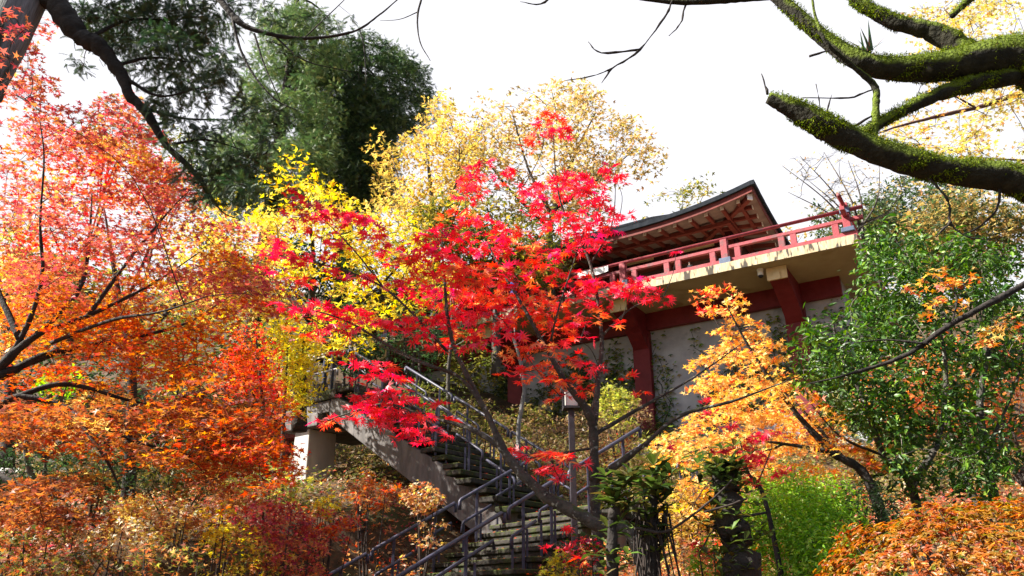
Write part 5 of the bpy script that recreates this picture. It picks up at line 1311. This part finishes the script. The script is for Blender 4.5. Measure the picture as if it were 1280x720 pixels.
# ---- undergrowth, bottom left
UG = [('shrub', 60, 690, 7.6, 90, 40, ORREST + OLIVE, 'dull orange and olive bush in the bottom left corner'), ('shrub', 40, 655, 9.4, 60, 30, RUST, 'rusty bush at the left edge above the corner bush'),
      ('shrub', 140, 672, 7.9, 48, 26, PALE, 'bush with blown-out sunlight put into its cream and straw leaves at the lower left'), ('shrub', 190, 650, 10, 60, 34, GOLD + ORREST, 'gold and orange bush behind the cream bush'), ('shrub', 195, 700, 7.6, 70, 26, RUST + OLIVE, 'dark rusty bush along the frame bottom left of the rails'),  # the cream leaves are highlights painted as leaf colour
      ('shrub', 272, 655, 8.5, 26, 28, YELLOW, 'small bright yellow bush at the lower left'), ('shrub', 225, 650, 8.3, 40, 24, PALE + ORREST, 'pale speckled bush beside the small yellow bush'), ('shrub', 310, 690, 8.8, 50, 34, RUST + YELLOW + OLIVE, 'mixed rust and yellow bush below the yellow bush'),
      ('shrub', 345, 655, 10.6, 50, 36, WINE, 'wine red bush left of the handrails'), ('shrub', 408, 630, 11.2, 15, 13, YELLOW, 'tiny lemon yellow bush near the pier'), ('shrub', 370, 700, 8.8, 40, 30, WINE + RUST, 'maroon bush at the frame bottom beside the lowest handrail'),
      ('shrub', 410, 655, 11, 40, 22, WINE + ORFIRE, 'red bush just above the lowest handrail'), ('shrub', 300, 625, 11.4, 40, 24, RUST, 'brown bush under the sapling with pale leaves'), ('shrub', 470, 615, 13, 45, 22, RUST + ORFIRE, 'orange rust bush on the bank under the stringer'),
      ('shrub', 455, 606, 14.2, 26, 9, DRY + RUST, 'dry brown bush in the shadow under the concrete flight'), ('shrub', 530, 620, 12.4, 30, 18, RUST + PALE, 'straw and rust bush between stringer and handrail'), ('shrub', 362, 590, 15.2, 14, 30, DRY + RUST, 'brown fern heap left of the pier'),
      ('shrub', 130, 590, 13, 70, 30, DKGREEN, 'bush coloured dark for the shaded gap under the orange brown maple'), ('shrub', 230, 595, 13, 60, 28, DKGREEN + OLIVE, 'bush coloured dark olive for the shade under the orange brown maple'), ('shrub', 20, 590, 13, 50, 30, DKGREEN, 'bush coloured dark green for the shade at the left edge under the maple'),  # dark leaf colours put shade into the gaps behind the low maple
      ('shrub', 660, 520, 19, 40, 22, DRY + OLIVE, 'dry bush left of the lamp head by the wall foot'), ('shrub', 760, 520, 19, 55, 26, DRY, 'brown dry bush right of the upright maple by the wall foot'), ('shrub', 770, 500, 18, 26, 22, [((.5, .48, .1), 3), ((.35, .38, .08), 2)], 'yellow green bush against the pale wall'),
      ('shrub', 600, 520, 18, 45, 26, DRY + OLIVE, 'dry olive bush above the concrete flight'), ('shrub', 540, 500, 19, 40, 26, OLIVE, 'green bush on the bank above the concrete flight'), ('shrub', 845, 560, 14, 40, 30, [((.30, .32, .07), 3), ((.4, .36, .1), 2)], 'yellow green bush right of the last handrail'),
      ('shrub', 850, 650, 10, 40, 44, DRY + GOLD, 'dry straw bush between leathery plants'), ('shrub', 850, 705, 8.8, 60, 36, DRY + RUST, 'brown dead ferns at the frame bottom below the golden maple'), ('shrub', 870, 625, 10.4, 30, 30, YELLOW + GOLDOR, 'yellow bush under the golden maple'), ('shrub', 800, 585, 12.6, 40, 26, DRY + OLIVE, 'dry bush beyond the right handrail'),
      ('shrub', 690, 545, 17, 50, 18, DRY, 'low brown bush above the top steps'), ('shrub', 770, 560, 15, 40, 22, RUST + DRY, 'rusty bush behind the lamp post'), ('shrub', 920, 700, 8.8, 50, 36, PALE + CORAL, 'cream and pink bush behind the stump'), ('shrub', 730, 690, 7.2, 26, 26, CAMEL + RED, 'small red and green bush at the right end of the bottom steps'), ('shrub', 700, 710, 7.0, 22, 18, OLIVE + YELLOW, 'small pale leaved plant at the frame bottom by the steps')]
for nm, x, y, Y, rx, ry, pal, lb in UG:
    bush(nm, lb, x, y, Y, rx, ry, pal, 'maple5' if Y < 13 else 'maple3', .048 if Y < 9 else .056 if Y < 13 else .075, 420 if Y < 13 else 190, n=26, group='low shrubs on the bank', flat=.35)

# grass clumps on the bank
GG = 'grass clumps on the bank'
for x, y, Y, lb in ((455, 655, 11.6, 'yellow green grass clump beside the upper end of the lowest handrail'), (435, 672, 10.8, 'grass clump nearest the lowest handrail'), (500, 640, 12.4, 'straw grass clump under the long left handrail'), (555, 640, 12.2, 'grass clump by the left edge of the steps'), (480, 632, 12.6, 'straw grass clump below the stringer')):
    c = W(x, y + 14, Y); c[2] = float(ground(c[0], c[1]))
    n = 130; a = RNG.uniform(0, 6.28, n)
    t = thing('grass_clump', c, lb, 'grass', GG)
    np_mesh('blades', [leaves(c + RNG.normal(0, .12, (n, 3)) * (1, 1, 0), np.stack([-np.cos(a), -np.sin(a), np.full(n, .7)], 1), np.stack([np.cos(a) * .5, np.sin(a) * .5, RNG.uniform(.6, 1.4, n)], 1), RNG.uniform(.25, .55, n), 'blade', pick([((.36, .40, .08), 3), ((.5, .42, .14), 2), ((.2, .28, .05), 2)], n), .45)], [M['leaf']], t, c)

# ivy on the retaining wall
def ivy(x0, x1, z0, z1, n, label, pal):
    b = BP(x0, 2.3, z0)
    t = thing('ivy', b, label, 'climber')
    Ps, tw = [], []
    for k in range(26):
        x = RNG.uniform(x0, x1); z = z0; pts = []
        zt = RNG.uniform(z0 + (z1 - z0) * .4, z1)
        while z < zt:
            pts.append(BP(x, 2.36, z)); x += RNG.normal(0, .22); z += .28
        if len(pts) > 2:
            V, F = tube_np(np.array(pts), np.linspace(.02, .006, len(pts)), 4); tw.append((V, F, None, 1, True)); Ps += pts
    Ps = np.array(Ps); i = RNG.integers(0, len(Ps), n)
    P = Ps[i] + np.array([BU[0], BU[1], 0]) * RNG.normal(0, .2, n)[:, None] + np.array((0, 0, 1)) * RNG.normal(0, .2, n)[:, None] - np.array((BN[0], BN[1], 0)) * np.abs(RNG.normal(.02, .05, n))[:, None]
    N = -np.array((BN[0], BN[1], -.5)) + RNG.normal(0, .4, (n, 3)); D = np.array((0, 0, -1.0)) + RNG.normal(0, .5, (n, 3))
    np_mesh('foliage', [leaves(P, N, D, RNG.uniform(.07, .14, n), 'maple3', pick(pal, n), .2)] + tw, [M['leaf'], M['twig']], t, b)
ivy(-10.5, -6.4, -4.2, -.9, 2400, 'ivy and dry vines on the pale wall left of the red pillar', OLIVE + CAMEL)
ivy(-5.6, -2.2, -4.2, -.9, 1300, 'thin ivy on the pale wall right of the red pillar', OLIVE + CAMEL)
ivy(-2.0, -.95, -4.6, -.9, 1700, 'ivy added over the sunlit end of the pale wall behind the camellia', CAMEL + OLIVE)  # extra ivy, added to cover the brightly lit wall end
ivy(-15, -11.2, -4.2, -1.0, 4000, 'dense ivy on the wall left of the upright maple', OLIVE + DKGREEN)

# fallen leaves everywhere on the bank (nobody could count them)
n = 26000
x = RNG.uniform(-14, 14, n); y = RNG.uniform(9, 27, n)
P = np.stack([x, y, ground(x, y) + .03], 1)
np_mesh('leaf_litter', [leaves(P, np.array((0, 0, 1.0)) + RNG.normal(0, .5, (n, 3)), RNG.normal(0, 1, (n, 3)), RNG.uniform(.05, .10, n), 'maple3', pick(RUST + DRY + ORREST, n, jit=.3), .3)], [M['leaf']])
tag(bpy.data.objects['leaf_litter'], kind='stuff')

# ferns and seedlings clothing the bank
n = 190000
x = RNG.uniform(-12, 15, n); y = RNG.uniform(8.6, 26, n)
lx = (x - 0) * .819 + (y - 11) * .574; ly = -(x - 0) * .574 + (y - 11) * .819
ux = (x - US[0]) * math.cos(U_A) + (y - US[1]) * math.sin(U_A); uy = -(x - US[0]) * math.sin(U_A) + (y - US[1]) * math.cos(U_A)
ok = ~((ly > -.25) & (ly < 2.95) & (lx > -6) & (lx < 5)) & ~((uy > -2.3) & (uy < .4) & (ux > -1) & (ux < 1.6)) & ~((uy > -2.3) & (uy < .1) & (ux > 1.6) & (RNG.uniform(0, 1, n) < .75))
patch = np.sin(x * 1.7 + 2 * np.sin(y * .9)) + np.sin(y * 2.1 + 1.5 * np.sin(x * 1.3)) + RNG.normal(0, .35, n)
gx0, gy0 = UP(URUN + 1.2, .5, 0)[:2]
ok &= ((x - gx0) ** 2 + (y - gy0) ** 2 > 1.5) | (RNG.uniform(0, 1, n) < .12)
ok &= (np.sin(x * 3.1 + y) + np.sin(y * 3.7 - x * 1.2) + RNG.normal(0, .5, n)) > -.7
x, y, patch = x[ok], y[ok], patch[ok]; n = len(x)
hh = RNG.uniform(0, 1, n) ** 1.6 * (.42 + .2 * np.sin(x * 2.3) * np.sin(y * 1.9))
P = np.stack([x, y, ground(x, y) + .02 + hh], 1)
col = np.where((patch < -.8)[:, None], pick(WINE + RUST, n), np.where((patch < .5)[:, None], pick(RUST + ORFIRE, n), np.where((patch < 1.2)[:, None], pick(ORREST + PALE, n), pick(OLIVE + [((.5, .42, .08), 3)], n))))
far = (y > 16)[:, None]
col = np.where(far, pick(DRY + OLIVE, n), col)
np_mesh('fern_cover', [leaves(P, np.array((0, -.25, 1.0)) + RNG.normal(0, .5, (n, 3)), RNG.normal(0, 1, (n, 3)) + np.array((0, 0, .3)), RNG.uniform(.035, .075, n) * (1 + .4 * (y > 16)), 'maple3', col, .3)], [M['leaf']])
tag(bpy.data.objects['fern_cover'], kind='stuff')

# leaves lying on the steps
n = 900
k = RNG.integers(-8, 7, n); P = []
for i in range(n):
    P.append(LP(k[i] * RUN + RNG.uniform(.0, RUN), RNG.uniform(0, WID) , (k[i] + 1) * RISE + .012))
m2 = 700; k2 = RNG.integers(0, NST, m2); rn, rs = URUN / NST, UR / NST
for i in range(m2): P.append(UP((k2[i] + RNG.uniform(0, 1)) * rn, RNG.uniform(-2, 0), (k2[i] + 1) * rs + .012))
P = np.array(P); n = len(P)
np_mesh('fallen_leaves', [leaves(P, np.array((0, 0, 1.0)) + RNG.normal(0, .2, (n, 3)), RNG.normal(0, 1, (n, 3)), RNG.uniform(.03, .05, n), 'maple5', pick(RED + RUST + ORREST + DRY, n, jit=.3), .2)], [M['leaf']])
tag(bpy.data.objects['fallen_leaves'], kind='stuff')
